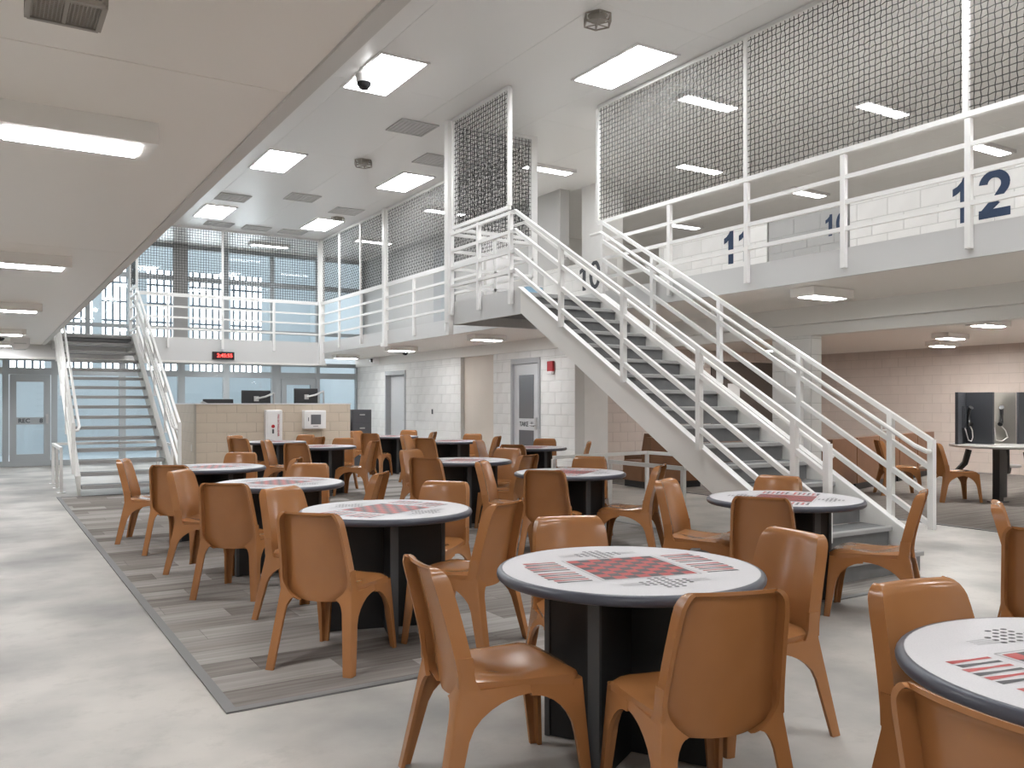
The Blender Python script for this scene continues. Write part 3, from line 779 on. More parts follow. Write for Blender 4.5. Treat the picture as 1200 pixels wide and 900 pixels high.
HI = [((3.99, 9.31), 'bright square ceiling light nearest the low soffit edge'), ((6.24, 7.66), 'long ceiling light nearest the viewer by the mesh screen'),
      ((3.97, 13.5), 'ceiling light in the second row beside the low soffit edge'), ((6.23, 13.63), 'ceiling light in front of the mesh beyond the landing post'),
      ((3.95, 17.72), 'ceiling light in the far row beside the soffit edge'), ((6.19, 17.77), 'ceiling light in the far corner beside the mesh'),
      ((3.97, 5.1), 'ceiling light above the near tables'), ((6.24, 3.5), 'ceiling light high above the near right tables'), ((3.97, .9), 'ceiling light above the viewer'), ((6.24, -.7), 'added unseen ceiling light above and right of the viewer'), ((3.97, -3.3), 'added unseen ceiling light behind the viewer'), ((6.24, -4.9), 'added unseen ceiling light far behind the viewer'), ((3.97, -7.4), 'added unseen ceiling light nearest the wall behind the viewer')]  # lamps at negative y are unseen additions lighting chairs from behind the viewer
for (x, y), lb in HI: lamp('ceiling_light', lb, x, y, ZC-.004, .61, 1.22, .02, 'lamp_hi', 'high ceiling lights', .04, .04, 'boxwhite')
BAY = [((7.83, 7.93), 'gallery ceiling light seen through the near mesh top'), ((9.94, 6.92), 'bay ceiling light seen through the mesh beside the tall frame post'),
       ((9.91, 10.23), 'bay ceiling light seen low through the near mesh'), ((12.71, 10.4), 'bay ceiling light above the partition number 11'),
       ((12.86, 7.16), 'bay ceiling light above the large number 12'), ((12.8, 13.73), 'small distant bay ceiling light right of the white pier'), ((7.84, 11.57), 'gallery ceiling light beside the landing'),
       ((7.83, 4.2), 'gallery ceiling light above the near railing'), ((9.94, 3.4), 'bay ceiling light above the near bays'),
       ((7.84, 15.2), 'gallery ceiling light seen through the mesh beyond the landing'), ((7.84, 18.9), 'gallery ceiling light in the far corner'), ((5.9, 20.7), 'long light over the far gallery seen through mesh'), ((2.9, 20.7), 'light over the far gallery above the stair head')]
for (x, y), lb in BAY: lamp('bay_light', lb, x, y, ZC-.004, .95, .28, .05, 'lamp_bay', 'upper gallery lights', .05, .05, 'boxwhite')
LOW = [((.32, 4.0), 'boxy white soffit light nearest the viewer'), ((.30, 7.85), 'second boxy soffit light from the viewer'), ((.29, 11.7), 'third boxy soffit light from the viewer'),
       ((.28, 15.8), 'fourth boxy soffit light from the viewer'), ((.28, 18.9), 'boxy soffit light farthest from the viewer'), ((.3, .2), 'boxy soffit light above the viewer'), ((.3, -3.7), 'added unseen boxy soffit light behind the viewer'), ((.3, -7.4), 'added unseen boxy soffit light far behind the viewer'), ((-2.5, -1.7), 'added unseen boxy soffit light deep under the mezzanine behind the viewer'),  # soffit lamps at negative y are unseen additions for frontal fill
       ((-2.5, 4.0), 'boxy soffit light deep under the mezzanine'), ((-2.5, 9.8), 'middle boxy soffit light deep under the mezzanine'), ((-2.5, 15.8), 'far boxy soffit light deep under the mezzanine')]
for (x, y), lb in LOW: lamp('soffit_light', lb, x, y, ZS-.004, .62, .30, .09, 'lamp_lo', 'boxy lights under the soffits')
UND = [((7.38, 5.84), 'boxy light under the right gallery right of the stair'), ((7.38, 9.3), 'boxy light under the right gallery behind the stair'), ((7.4, 12.8), 'boxy light under the gallery above the door lettered in black'),
       ((7.4, 16.35), 'boxy light under the gallery near the tan niche'), ((7.5, 19.8), 'boxy light under the gallery near the glass front'),
       ((12.07, 6.74), 'boxy light on the recess ceiling above the phones'), ((12.07, 2.6), 'added boxy fill light on the recess ceiling near the right edge'), ((12.07, 10.2), 'added boxy fill light on the recess ceiling near its end wall'), ((15.6, 9.6), 'added boxy fill light at the back corner of the recess ceiling'), ((15.6, 5.2), 'added boxy fill light at the back of the recess ceiling behind the phones'), ((12.07, -1.0), 'added boxy fill light on the recess ceiling beyond the right edge'), ((14.0, 12.3), 'added boxy fill light on the recess ceiling in front of the notice board'), ((13.9, 8.4), 'added boxy fill light on the recess ceiling above the lounge modules'), ((13.9, 4.4), 'added boxy fill light on the recess ceiling right of the phone table'),  # recess lamps other than the one above the phones are added to brighten it
       ((7.38, 2.4), 'boxy light under the gallery above the near right tables')]
for (x, y), lb in UND: lamp('soffit_light', lb, x, y, ZS-.004, .62, .30, .09, 'lamp_rec' if x > 9 else 'lamp_undn' if y < 11 else 'lamp_und', 'boxy lights under the soffits')
for x, y, lb in ((2.4, 20.7, 'boxy light under the far gallery behind the open stair'), (5.2, 20.7, 'boxy light under the far gallery above the staff counter')):
    lamp('soffit_light', lb, x, y, ZS-.004, .62, .30, .09, 'lamp_und', 'boxy lights under the soffits')

# ------------------------------------------------------------------ ceiling vents, detectors, cameras
def vent(label, x, y, lx, ly):
    t = thing('ceiling_vent', label, 'vent', (x, y, ZC-.004), group='grey ceiling vents')
    fr = MB(); b = .025
    fr.box(x-lx/2, x+lx/2, y-ly/2, y-ly/2+b, ZC-.02, ZC-.004).box(x-lx/2, x+lx/2, y+ly/2-b, y+ly/2, ZC-.02, ZC-.004)
    fr.box(x-lx/2, x-lx/2+b, y-ly/2+b, y+ly/2-b, ZC-.02, ZC-.004).box(x+lx/2-b, x+lx/2, y-ly/2+b, y+ly/2-b, ZC-.02, ZC-.004)
    wbuild(fr, 'frame', 'grille', t)
    wbuild(MB().box(x-lx/2+b, x+lx/2-b, y-ly/2+b, y+ly/2-b, ZC-.010, ZC-.004), 'backing', 'grille', t)
    s = MB(); n = int(lx/.06)
    for i in range(1, n): s.box(x-lx/2+lx*i/n-.012, x-lx/2+lx*i/n+.004, y-ly/2+b, y+ly/2-b, ZC-.018, ZC-.010)
    wbuild(s, 'louvres', 'grille', t)['kind'] = 'stuff'
for lb, x, y in (('grey ceiling vent left of the tall landing post', 5.09, 10.88), ('grey ceiling vent partly hidden behind the landing post', 6.08, 12.14), ('grey ceiling vent between the second and third light rows', 5.07, 15.65),
                 ('grey ceiling vent in front of the far corner light', 6.18, 16.3), ('grey ceiling vent in front of the far left light', 3.97, 16.33),
                 ('leftmost grey vent in the far row by the mesh', 4.3, 18.9), ('middle grey vent in the far row by the mesh', 5.1, 18.9), ('rightmost grey vent in the far row by the mesh', 5.9, 18.9)):
    vent(lb, x, y, .56, .56 if y < 18 else .45)
def detector(label, x, y):
    t = thing('smoke_detector', label, 'smoke detector', (x, y, ZC), group='caged smoke detectors')
    z = ZC-.004
    wbuild(MB().lathe([(.075, -.055), (.085, -.04), (.085, -.01), (.10, 0)], (x, y, z), 16), 'body', 'cage', t, 40)
    c = MB(); r = .14
    for k in range(6):
        a = k*PI/3; b = a+PI/3
        p = [(x+r*math.cos(q), y+r*math.sin(q)) for q in (a, b)]
        c.bar((*p[0], z-.005), (*p[1], z-.005), .012).bar((*p[0], z-.085), (*p[1], z-.085), .012).bar((*p[0], z-.002), (*p[0], z-.09), .010)
        c.bar((x, y, z-.088), (*p[0], z-.085), .008)
    wbuild(c, 'cage', 'cage', t)
detector('caged smoke detector nearest the viewer on the high ceiling', 5.19, 6.78)
detector('caged smoke detector in front of the second light row', 5.13, 12.78)
detector('caged smoke detector beside the far corner light', 6.26, 16.98)
ptz = thing('security_camera', 'white pendant dome camera hanging beside the soffit edge', 'camera', (3.72, 9.25, ZC))
wbuild(MB().lathe([(.085, -.17), (.095, -.13), (.095, -.08), (.06, -.04), (.05, 0)], (3.72, 9.25, ZC-.004), 20), 'housing', 'boxwhite', ptz, 40)
wbuild(MB().lathe([(.01, -.255), (.05, -.24), (.078, -.20), (.085, -.172)], (3.72, 9.25, ZC-.004), 20), 'dome', 'dome', ptz, 60)
def minidome(name, label, x, y, z, r):
    t = thing(name, label, 'camera', (x, y, z))
    wbuild(MB().lathe([(r, -.03), (r*1.15, -.02), (r*1.15, 0)], (x, y, z), 18), 'base', 'boxwhite', t, 40)
    wbuild(MB().lathe([(.005, -.03-r*.75), (r*.5, -.03-r*.65), (r*.85, -.03-r*.3), (r*.9, -.03)], (x, y, z), 18), 'dome', 'dome', t, 60)
minidome('dome_camera', 'small black dome camera under the low soffit far left', .25, 17.4, ZS-.004, .085)
minidome('dome_camera', 'small dome camera under the far gallery above the counter', 4.75, 20.2, ZS, .07)
minidome('dome_camera', 'small dome camera under the gallery near the plain grey door', 8.2, 17.9, ZS, .07)
hs = thing('exit_box', 'small white angular box under the low soffit near the open stair', 'ceiling box', (.56, 17.9, ZS))
wbuild(MB().prism([(.42, ZS-.004), (.72, ZS-.004), (.72, ZS-.13), (.66, ZS-.20), (.48, ZS-.20), (.42, ZS-.13)], 'y', 17.75, 18.05), 'body', 'boxwhite', hs)
wbuild(MB().box(.47, .67, 17.742, 17.75, ZS-.11, ZS-.09), 'slot', 'grille', hs)
# caged loudspeaker / horn on the near soffit
cx, cy, zz = 0.19, 2.60, ZS-.004
cg = thing('caged_horn', 'square brown metal cage with perforated lenses on the near soffit', 'caged horn', (cx, cy, zz))
c = MB(); hw, hl, hh = .088, .085, .12
for sx in (-1, 1):
    for sy in (-1, 1): c.bar((cx+sx*hw, cy+sy*hl, zz), (cx+sx*hw, cy+sy*hl, zz-hh), .014)
for z in (zz-.007, zz-hh, zz-hh*.55):
    for sy in (-1, 1): c.bar((cx-hw, cy+sy*hl, z), (cx+hw, cy+sy*hl, z), .014)
    for sx in (-1, 1): c.bar((cx+sx*hw, cy-hl, z), (cx+sx*hw, cy+hl, z), .014)
c.bar((cx, cy-hl, zz-hh), (cx, cy+hl, zz-hh), .010).bar((cx, cy-hl, zz-hh), (cx, cy-hl, zz), .008).bar((cx, cy+hl, zz-hh), (cx, cy+hl, zz), .008)
wbuild(c, 'cage', 'cage', cg)
s = MB()
for i in range(1, 18): s.box(cx-hw+2*hw*i/18-.0015, cx-hw+2*hw*i/18+.0015, cy-hl, cy+hl, zz-hh-.002, zz-hh+.002)
for j in range(1, 14): s.box(cx-hw, cx+hw, cy-hl+2*hl*j/14-.0015, cy-hl+2*hl*j/14+.0015, zz-hh-.002, zz-hh+.002)
wbuild(s, 'grid', 'cage', cg)['kind'] = 'stuff'
wbuild(MB().lathe([(.05, -.085), (.066, -.08), (.066, -.02), (.07, 0)], (cx, cy, zz), 24), 'horn_body', 'lampbox', cg, 40)
wbuild(MB().lathe([(.04, -.089), (.042, -.084)], (cx, cy, zz), 24), 'horn_mouth', 'darkhole', cg)

# ------------------------------------------------------------------ chairs (moulded one-piece look: seat, backrest, four legs)
def chair_meshes():
    # local axes: +x is the front, y across, z up; seat centre over the origin
    s = MB(); nu, nv = 14, 12; x0, x1 = -.205, .240
    top = []
    for i in range(nu+1):
        u = i/nu; row = []
        for j in range(nv+1):
            v = -1 + 2*j/nv
            x = x0 + (x1-x0)*u
            wd = .196 + .022*math.sin(u*PI*.62)
            y = wd*v
            z = .440 - .026*math.exp(-((u-.40)/.26)**2)*(1-v*v) + .010*(1-u)**3 + .006*math.exp(-((u-.78)/.12)**2)*math.exp(-(v/.35)**2)
            if u > .78: z -= .034*((u-.78)/.22)**2
            z -= .018*max(0, (abs(v)-.7)/.3)**2
            if u > .72 and abs(v) > .6: x -= .050*((u-.72)/.28)**2*((abs(v)-.6)/.4)**2
            row.append((x, y, z))
        top.append(row)
    n = nv+1
    vs = [p for r in top for p in r] + [(p[0]*.985, p[1]*.985, p[2]-.035) for r in top for p in r]
    o = (nu+1)*n; fs = []
    for i in range(nu):
        for j in range(nv):
            a = i*n+j; fs += [(a, a+1, a+n+1, a+n), (o+a, o+a+n, o+a+n+1, o+a+1)]
    for j in range(nv):
        fs += [(j, o+j, o+j+1, j+1), (nu*n+j, nu*n+j+1, o+nu*n+j+1, o+nu*n+j)]
    for i in range(nu):
        fs += [(i*n, (i+1)*n, o+(i+1)*n, o+i*n), (i*n+nv, o+i*n+nv, o+(i+1)*n+nv, (i+1)*n+nv)]
    s._add(vs, fs)
    seat = s.mesh('seat', 'plastic', 60)
    # backrest: concave shell with flanges turned rearwards at both sides and a rolled top
    b = MB(); rings = []; K = 12; th = .012
    def back_x(z): return -.190 - .095*max(0, (z-.45)/.38)**1.2
    def half(z): return .205 - .032*max(0, (z-.45)/.38)**1.1
    lev = [(z, 0) for z in (.350, .362, .385, .42, .47, .53, .59, .65, .70, .745, .780)] + [(.780+.050*math.sin(math.radians(q)), q) for q in (20, 40, 60, 75, 88)]
    for z, q in lev:
        ph = math.radians(q); bx = back_x(min(z, .80)) - .050*(1-math.cos(ph))
        wd = half(z)
        if z > .755: wd -= .034*(1-math.sqrt(max(0, 1-((z-.755)/.0752)**2)))
        if z < .42: wd -= .085*((.42-z)/.07)**2
        fx = back_x(min(z, .80)) - (.062 if z > .42 else .062-.030*((.42-z)/.07))
        dx, dz = -th*math.cos(ph), -th*math.sin(ph)
        front, back = [], []
        for k in range(K+1):
            v = -1+2*k/K
            x = bx - .030*(1-v*v)*(1-.5*math.sin(ph))
            front.append((x, wd*v, z)); back.append((max(x+dx, fx-.02), (wd-th)*v, z+dz))
        fr = min(fx, bx-.014)
        rings.append([(fr, -wd-.003, z)] + front + [(fr, wd+.003, z), (fr, wd-th, z+dz*.5)] + back[::-1] + [(fr, -wd+th, z+dz*.5)])
    b.loft(rings, cap=False)
    n = len(rings[0])
    for r_i in (0, len(rings)-1):
        base = r_i*n
        F = [base+i for i in range(0, K+3)]; B = [base+n-1-i for i in range(0, K+3)]
        for i in range(K+2): b.f.append((F[i], F[i+1], B[i+1], B[i])); b.mi.append(0)
    back = b.mesh('backrest', 'plastic', 48)
    # legs: L-shaped section lofted from foot to seat, flaring into arches
    def leg(fx, fy, tx, ty, sx, sy, a0, a1, amax, fa, b0, b1, bmax, fb, ztop, za, rear=False):
        m = MB(); rings = []; t = .016
        zs = sorted({0, .06, .13, .20, .24, .28, .31, .335, .352, za-.012, za-.004, za, ztop} | ({.385, .395, .4045, .4055, .43, .45, .475, .50} if rear else set()))
        for z in zs:
            f = z/ztop
            cx_, cy_ = fx+(tx-fx)*f, fy+(ty-fy)*f
            a = a0+(a1-a0)*f; bb = b0+(b1-b0)*f
            def fl(cur, mx, R):
                if z >= za: return mx
                q = max(0, (z-(za-R))/R)
                return cur + (mx-cur)*(1-math.sqrt(max(0, 1-q*q)))
            a = fl(a, amax, fa); bb = fl(bb, bmax, fb)
            if rear and z > za:
                k = min(1, (z-za)/.10)
                bb = .018 + (bmax-.018)*(1-k)**2.2
                if z > .405: a = .062 + .02*max(0, 1-(z-.405)/.03)
                f2 = (z-.42)/.10
                if z > .42: cx_, cy_ = -.2515-.010*f2, sy*-1*(-.2095+.003*f2)
                else: cx_, cy_ = fx+(-.2515-fx)*z/.42, fy+((-sy)*-.2095-fy)*0 + (math.copysign(.2095, fy)-fy)*z/.42
            elif rear:
                cx_, cy_ = fx+(-.2515-fx)*z/.42, fy+(math.copysign(.2095, fy)-fy)*z/.42
            if rear and z > .42: cy_ = math.copysign(.2095-.003*(z-.42)/.10, fy)
            c = .014
            P = lambda u, v: (cx_+sx*u, cy_+sy*v, z)
            rings.append([P(c, 0), P(a, 0), P(a, t), P(t+.004, t), P(t, t+.004), P(t, bb), P(0, bb), P(0, c), P(c*.3, c*.3)])
        m.loft(rings)
        return m.mesh('leg', 'plastic', 35)
    legs = []
    for sy in (1, -1):
        legs.append(leg(.262, sy*.238, .230, sy*.214, -1, -sy, .040, .070, .212, .15, .040, .066, .216, .11, .398, .362))
        legs.append(leg(-.335, sy*.252, -.250, sy*.209, 1, -sy, .050, .085, .280, .13, .050, .060, .095, .07, .520, .372, True))
    return seat, back, legs
seat_m, back_m, leg_ms = chair_meshes()
def chair(label, x, y, ang, group):
    t = thing('dining_chair', label, 'chair', (x, y, 0), ang, group)
    inst(seat_m, 'seat', t); inst(back_m, 'backrest', t)
    for m in leg_ms: inst(m, 'leg', t)
    return t
CH = 0.265      # how far the top of the back lies behind the chair's origin
def chair_at(label, bx, by, face, group='brown moulded chairs round the game tables', zf=0):
    """bx, by: plan position of the top of the backrest; face: direction in degrees the sitter looks"""
    a = math.radians(face)
    c = chair(label, bx+CH*math.cos(a), by+CH*math.sin(a), a, group)
    c.location.z = zf
    return c

# ------------------------------------------------------------------ game tables
def table_meshes():
    R = .533
    top = MB().lathe([(R-.022, .7025), (R-.022, .737)], n=64).mesh('tabletop', 'laminate', 30)
    rim = MB(); prof = []
    for k in range(9):
        a = -PI/2 + PI*k/8; prof.append((R-.020+.020*math.cos(a), .7165+.0205*math.sin(a)))
    prof = [(R-.024, .696)] + prof + [(R-.024, .737)]
    rim.lathe(prof + [prof[0]], n=64, cap=False)
    rim = rim.mesh('edge_band', 'rim', 40)
    def pan(a0):
        m = MB(); L = .345; t = .016
        d = Vector((math.cos(a0), math.sin(a0), 0))
        m.bar(d*-L + Vector((0,0,.35)), d*L + Vector((0,0,.35)), t*2, .69)
        es = [MB().bar(d*(s_*L)+Vector((0,0,.35)), d*(s_*(L+.022))+Vector((0,0,.35)), t*2+.014, .695).mesh('base_edging', 'panel_edge') for s_ in (-1, 1)]
        return m.mesh('base_panel', 'panel'), es
    pA, eA = pan(PI/4); pB, eB = pan(3*PI/4)
    g = MB(); z0, z1 = .7371, .7378
    def quad(pts, ci):
        g.cur = ci; n = len(pts)
        g._add([(*p, z1) for p in pts], [tuple(range(n))])
    sq = .049; h = 4*sq
    for i in range(8):
        for j in range(8):
            quad([(-h+i*sq, -h+j*sq), (-h+(i+1)*sq, -h+j*sq), (-h+(i+1)*sq, -h+(j+1)*sq), (-h+i*sq, -h+(j+1)*sq)], 0 if (i+j) % 2 else 1)
    for s_ in (-1, 1):
        o = h+.012; wq = .0025
        quad([(-o, s_*o-wq), (o, s_*o-wq), (o, s_*o+wq), (-o, s_*o+wq)], 2)
        quad([(s_*o-wq, -o), (s_*o+wq, -o), (s_*o+wq, o), (s_*o-wq, o)], 2)
    # flared points of the race game on two opposite sides
    for s_ in (-1, 1):
        for gset in (-1, 1):
            for k in range(6):
                y = gset*(.028 + k*.032); xa, xb = s_*.245, s_*.400
                if abs(y)+.02 > .17: xb = s_*.385
                ci = (k + (gset > 0)) % 2
                pts = [(xa, y-.0075), (xa+(xb-xa)*.45, y-.006), (xb, y-.0115), (xb, y+.0115), (xa+(xb-xa)*.45, y+.006), (xa, y+.0075)]
                quad(pts if s_ > 0 else pts[::-1], ci)
    # dot fields on the other two sides, with blocks of fine text
    for s_ in (-1, 1):
        for i in range(-3, 4):
            for j in range(-3, 4):
                if abs(i)+abs(j) > 4 or (abs(i) > 1 and abs(j) > 1): continue
                cx_, cy_ = i*.030, s_*(.305+j*.026)
                quad([(cx_+.0105*math.cos(q*PI/4), cy_+.0085*math.sin(q*PI/4)) for q in range(8)], 1)
        for k in range(4):
            y = s_*(.285+k*.012)
            for sx in (-1, 1): quad([(sx*.135-.045, y-.002), (sx*.135+.045, y-.002), (sx*.135+.045, y+.002), (sx*.135-.045, y+.002)], 2)
    pr = g.mesh('game_print', ['ink_red', 'ink_black', 'ink_grey'])
    for p in pr.polygons:
        if p.normal.z < 0: p.flip()
    return top, rim, (pA, eA), (pB, eB), pr
TM = table_meshes()
def base_angle(x, y, chairs, prefer):
    # turn the cross-shaped base so that its arms stand between the chairs' front legs and seats
    best = None
    for k in range(90):
        a0 = k; worst = 9
        for bx, by, fc in chairs:
            f = Vector((math.cos(fc), math.sin(fc))); sd = Vector((-f.y, f.x)); o = Vector((bx-x, by-y)) + f*CH
            for px_, py_ in [(.25, .034*i) for i in range(-7, 8)] + [(.262, .238), (.262, -.238)] + [(x_, sg*.225) for x_ in (.20, .14, .08, .02) for sg in (-1, 1)]:
                p = o + f*px_ + sd*py_
                for q in range(4):
                    d = Vector((math.cos(math.radians(a0+90*q)), math.sin(math.radians(a0+90*q))))
                    t = min(max(p.dot(d), 0), .365); worst = min(worst, (p-d*t).length)
        dev = abs((a0-prefer+45) % 90 - 45)
        sc = min(worst, .046) - dev*.0002
        if best is None or sc > best[0]: best = (sc, a0)
    return best[1]
def table(label, x, y, rot, zf=0, base=None):
    t = thing('game_table', label, 'table', (x, y, zf), math.radians(rot), 'round game tables')
    inst(TM[0], 'tabletop', t); inst(TM[1], 'edge_band', t)
    for m, e in TM[2:4]:
        p = inst(m, 'base_panel', t, rz=0 if base is None else math.radians(base-rot-45))
        for q in e: inst(q, 'base_edging', p)
    inst(TM[4], 'game_print', t)
CZ = .006
# name, centre, print rotation, height of the floor finish, chairs as (place, back x, back y, facing tweak)
TABLES = [
 ('the nearest full table', 'nearest full round game table with red and black board in the foreground', 2.21, 2.68, -13, 0,
  [('left', 1.413, 2.787, 0), ('far', 2.48, 3.45, 0), ('right', 3.03, 2.59, 0), ('near', 1.954, 1.905, 0)]),
 ('the second walkway table', 'round game table at the near end of the carpet along the walkway', 2.13, 4.93, 27, CZ,
  [('near left', 1.468, 4.338, 0), ('far left', 1.754, 5.578, 0), ('far right', 2.80, 5.47, 0), ('near right', 2.482, 4.259, 0)]),
 ('the table by the stair foot', 'round game table beside the foot of the wide staircase', 4.76, 4.08, 33, 0,
  [('far left', 4.41, 4.74, 0), ('near left', 4.08, 3.66, 0), ('far', 5.27, 4.60, -26), ('near right', 5.11, 3.45, 0)]),
 ('the third walkway table', 'third round game table along the walkway edge of the carpet', 2.09, 7.05, 30, CZ,
  [('near left', 1.478, 6.25, 0), ('far left', 1.551, 7.474, 0), ('far right', 2.579, 7.789, 0), ('near right', 2.658, 6.582, 0)]),
 ('the fourth walkway table', 'fourth round game table on the carpet in front of the open stair', 2.02, 9.15, 30, CZ,
  [('near left', 1.475, 8.341, 0), ('far left', 1.375, 9.399, 0), ('far right', 2.494, 9.945, 0), ('near right', 2.613, 8.794, 0)]),
 ('the table left of the wide stair', 'round game table beside the middle of the wide staircase', 4.76, 6.65, 35, CZ,
  [('near left', 4.067, 6.028, 0), ('far left', 4.212, 7.194, 0), ('far', 5.451, 7.273, 0), ('near right', 5.226, 6.022, 0)]),
 ('the middle table', 'round game table in the middle of the room behind the second row', 4.75, 8.70, 40, CZ,
  [('near left', 3.95, 8.08, 0), ('far left', 4.491, 9.337, 0), ('far', 5.559, 9.134, 0), ('near right', 5.078, 7.965, 0)]),
 ('the table before the lettered door', 'round game table in front of the door lettered in black', 7.05, 10.84, 40, 0,
  [('near left', 6.28, 10.12, 0), ('far left', 6.572, 11.431, 0), ('far', 7.713, 11.482, 0), ('near right', 7.668, 10.402, 0)]),
 ('the table before the tan niche', 'round game table in front of the tan wall niche', 7.02, 13.43, 40, 0,
  [('near left', 6.236, 12.801, 0), ('far left', 6.585, 13.935, 0), ('far', 7.80, 14.05, 0), ('near right', 7.588, 12.842, 0)]),
 ('the plain grey door table', 'farthest round game table in front of the plain grey door', 6.99, 15.9, 40, CZ,
  [('near left', 6.241, 15.177, 0), ('far left', 6.55, 16.60, 0), ('far', 7.65, 16.55, 0), ('near right', 7.60, 15.35, 0)]),
 ('the table before the white cabinet', 'round game table in front of the white defibrillator cabinet', 4.42, 12.72, 40, CZ,
  [('near left', 3.80, 11.95, 0), ('far left', 3.856, 13.11, 0), ('far', 5.0, 13.35, 0), ('near right', 4.95, 12.20, 0)]),
 ('the extinguisher cabinet table', 'round game table in front of the tall extinguisher cabinet at the staff counter', 4.27, 14.68, 40, CZ,
  [('near left', 3.56, 14.15, 0), ('far left', 3.80, 15.35, 0), ('far', 4.95, 15.15, 0), ('near right', 4.75, 14.10, 0)]),
 ('the cut-off corner table', 'round game table cut off by the lower right corner of the view', 2.42, 1.0, -12, 0,
  [('far left', 2.525, 1.60, 0), ('near left', 1.627, .905, -18)]),
]
for ref, lb, x, y, rot, zf, chs in TABLES:
    placed = []
    for pos, bx, by, tw in chs:
        rr = math.hypot(bx-x, by-y); k = 1 if ('stair foot' in ref and pos == 'far') or 'corner' in ref else max(1, .82/rr)
        bx, by = x+(bx-x)*k, y+(by-y)*k
        placed.append((pos, bx, by, math.degrees(math.atan2(y-by, x-bx)) + tw))
    table(lb, x, y, rot, zf, base_angle(x, y, [(q[1], q[2], math.radians(q[3])) for q in placed], rot+45))
    for pos, bx, by, face in placed:
        chair_at('brown moulded chair on the %s side of %s' % (pos, ref), bx, by, face, zf=zf)
# chairs of a table beyond the right edge
chair_at('brown moulded plastic chair cut off by the right edge, its back to the stair', 4.98, 2.68, -62)
chair_at('dark side of a brown moulded chair half hidden at the right edge', 4.12, 2.02, 12)

# ------------------------------------------------------------------ staff counter
cb = thing('staff_counter', 'tan painted block staff counter with white cap in front of the glass', 'counter', (5.28, 18.0, 0))
block_wall('front_wall', '', 'x', 18.0, .2, 3.65, 6.92, 0, 1.38, 'tan', 'tan_joint', parent=cb)
block_wall('side_wall', '', 'y', 3.645, .2, 18.2, 20.4, 0, 1.38, 'tan', 'tan_joint', parent=cb)
wbuild(MB().box(3.63, 6.94, 17.985, 18.24, 1.38, 1.402).box(3.63, 3.87, 18.24, 20.4, 1.38, 1.402), 'cap', 'boxwhite', cb)
wbuild(MB().box(3.85, 6.92, 18.24, 18.95, 1.00, 1.04), 'worktop', 'laminate', cb)
wbuild(MB().box(6.86, 6.92, 18.24, 18.95, 0, 1.0).box(3.86, 3.92, 18.24, 18.95, 0, 1.0), 'end_panel', 'tan', cb)
ol = tag(MB().bbox(3.635, 3.645, 18.35, 18.43, .42, .55, .003).build('outlet', 'outlet'), 'ivory outlet plate on the side of the staff counter', 'outlet')
def monitor(label, x, y, z, w, h, rz, arm=True, ax=0.0):
    t = thing('monitor', label, 'monitor', (x, y, 1.04), rz)
    MB().bbox(-w/2, w/2, .0, .035, z-1.04, z-1.04+h, .006).build('housing', 'screen', t)
    MB().box(-w/2+.015, w/2-.015, .035, .037, z-1.04+.015, z-1.04+h-.015).build('screen', 'darkhole', t)
    MB().box(-.05, .05, -.025, 0, z-1.04+h*.35, z-1.04+h*.65).build('mount_plate', 'silver', t)
    m = MB()
    m.tube([(0, -.03, z-1.04+h*.5), (ax*.5, -.07, z-1.04+h*.62), (ax, -.08, z-1.04+h*.85)], .022)
    m.tube([(ax, -.08, z-1.04+h*.85), (ax, -.08, 0.002)], .018)
    m.lathe([(.06, 0.001), (.06, .015)], (ax, -.08, 0), 14)
    m.build('monitor_arm', 'silver', t, 40)
monitor('black monitor with raised silver arm in the middle of the staff counter', 5.0, 18.55, 1.32, .62, .36, 0, True, .36)
monitor('black monitor with curved silver arm on the right of the staff counter', 6.1, 18.55, 1.36, .56, .37, .12, True, .38)
monitor('low black monitor just showing above the left of the staff counter', 4.06+.15, 18.55, 1.14, .62, .35, 0, True, -.36)
ex = thing('extinguisher_cabinet', 'tall white extinguisher cabinet with red button on the staff counter wall', 'cabinet', (5.18, 18.0, .7))
wbuild(MB().bbox(5.01, 5.36, 17.86, 17.998, .62, 1.26, .012), 'body', 'boxwhite', ex)
exd = wbuild(MB().bbox(5.045, 5.325, 17.848, 17.86, .655, 1.225, .004), 'door', 'boxwhite', ex)
wbuild(MB().box(5.14, 5.18, 17.842, 17.85, .77, .86), 'latch', 'darkcab', ex)
ob = wbuild(MB().prism([(5.16+.036*math.cos(q*PI/8), .92+.036*math.sin(q*PI/8)) for q in range(16)], 'y', 17.836, 17.85), 'button', 'red', ex)
text_obj('lettering', 'FIRE EXTINGUISHER', .052, 'red', (5.27, 17.846, .94), '-y', ex, .001, -PI/2)
ae = thing('defibrillator_cabinet', 'square white defibrillator cabinet with dark window on the staff counter wall', 'cabinet', (6.07, 18.0, .9))
wbuild(MB().bbox(5.82, 6.30, 17.82, 17.998, .86, 1.25, .012), 'body', 'boxwhite', ae)
wbuild(MB().bbox(5.86, 6.26, 17.81, 17.82, .885, 1.225, .004), 'door', 'boxwhite', ae)
wbuild(MB().box(5.96, 6.18, 17.805, 17.812, .95, 1.16), 'window', 'doorglass', ae)
wbuild(MB().box(6.01, 6.12, 17.807, 17.811, .905, .922), 'label_strip', 'ink_grey', ae)
wbuild(MB().box(5.90, 5.915, 17.80, 17.811, 1.02, 1.10), 'latch', 'darkcab', ae)
dc = thing('drawer_cabinet', 'charcoal steel drawer cabinet right of the staff counter', 'cabinet', (7.25, 18.4, 0))
wbuild(MB().bbox(7.02, 7.48, 18.15, 18.75, 0, 1.26, .006), 'body', 'darkcab', dc)
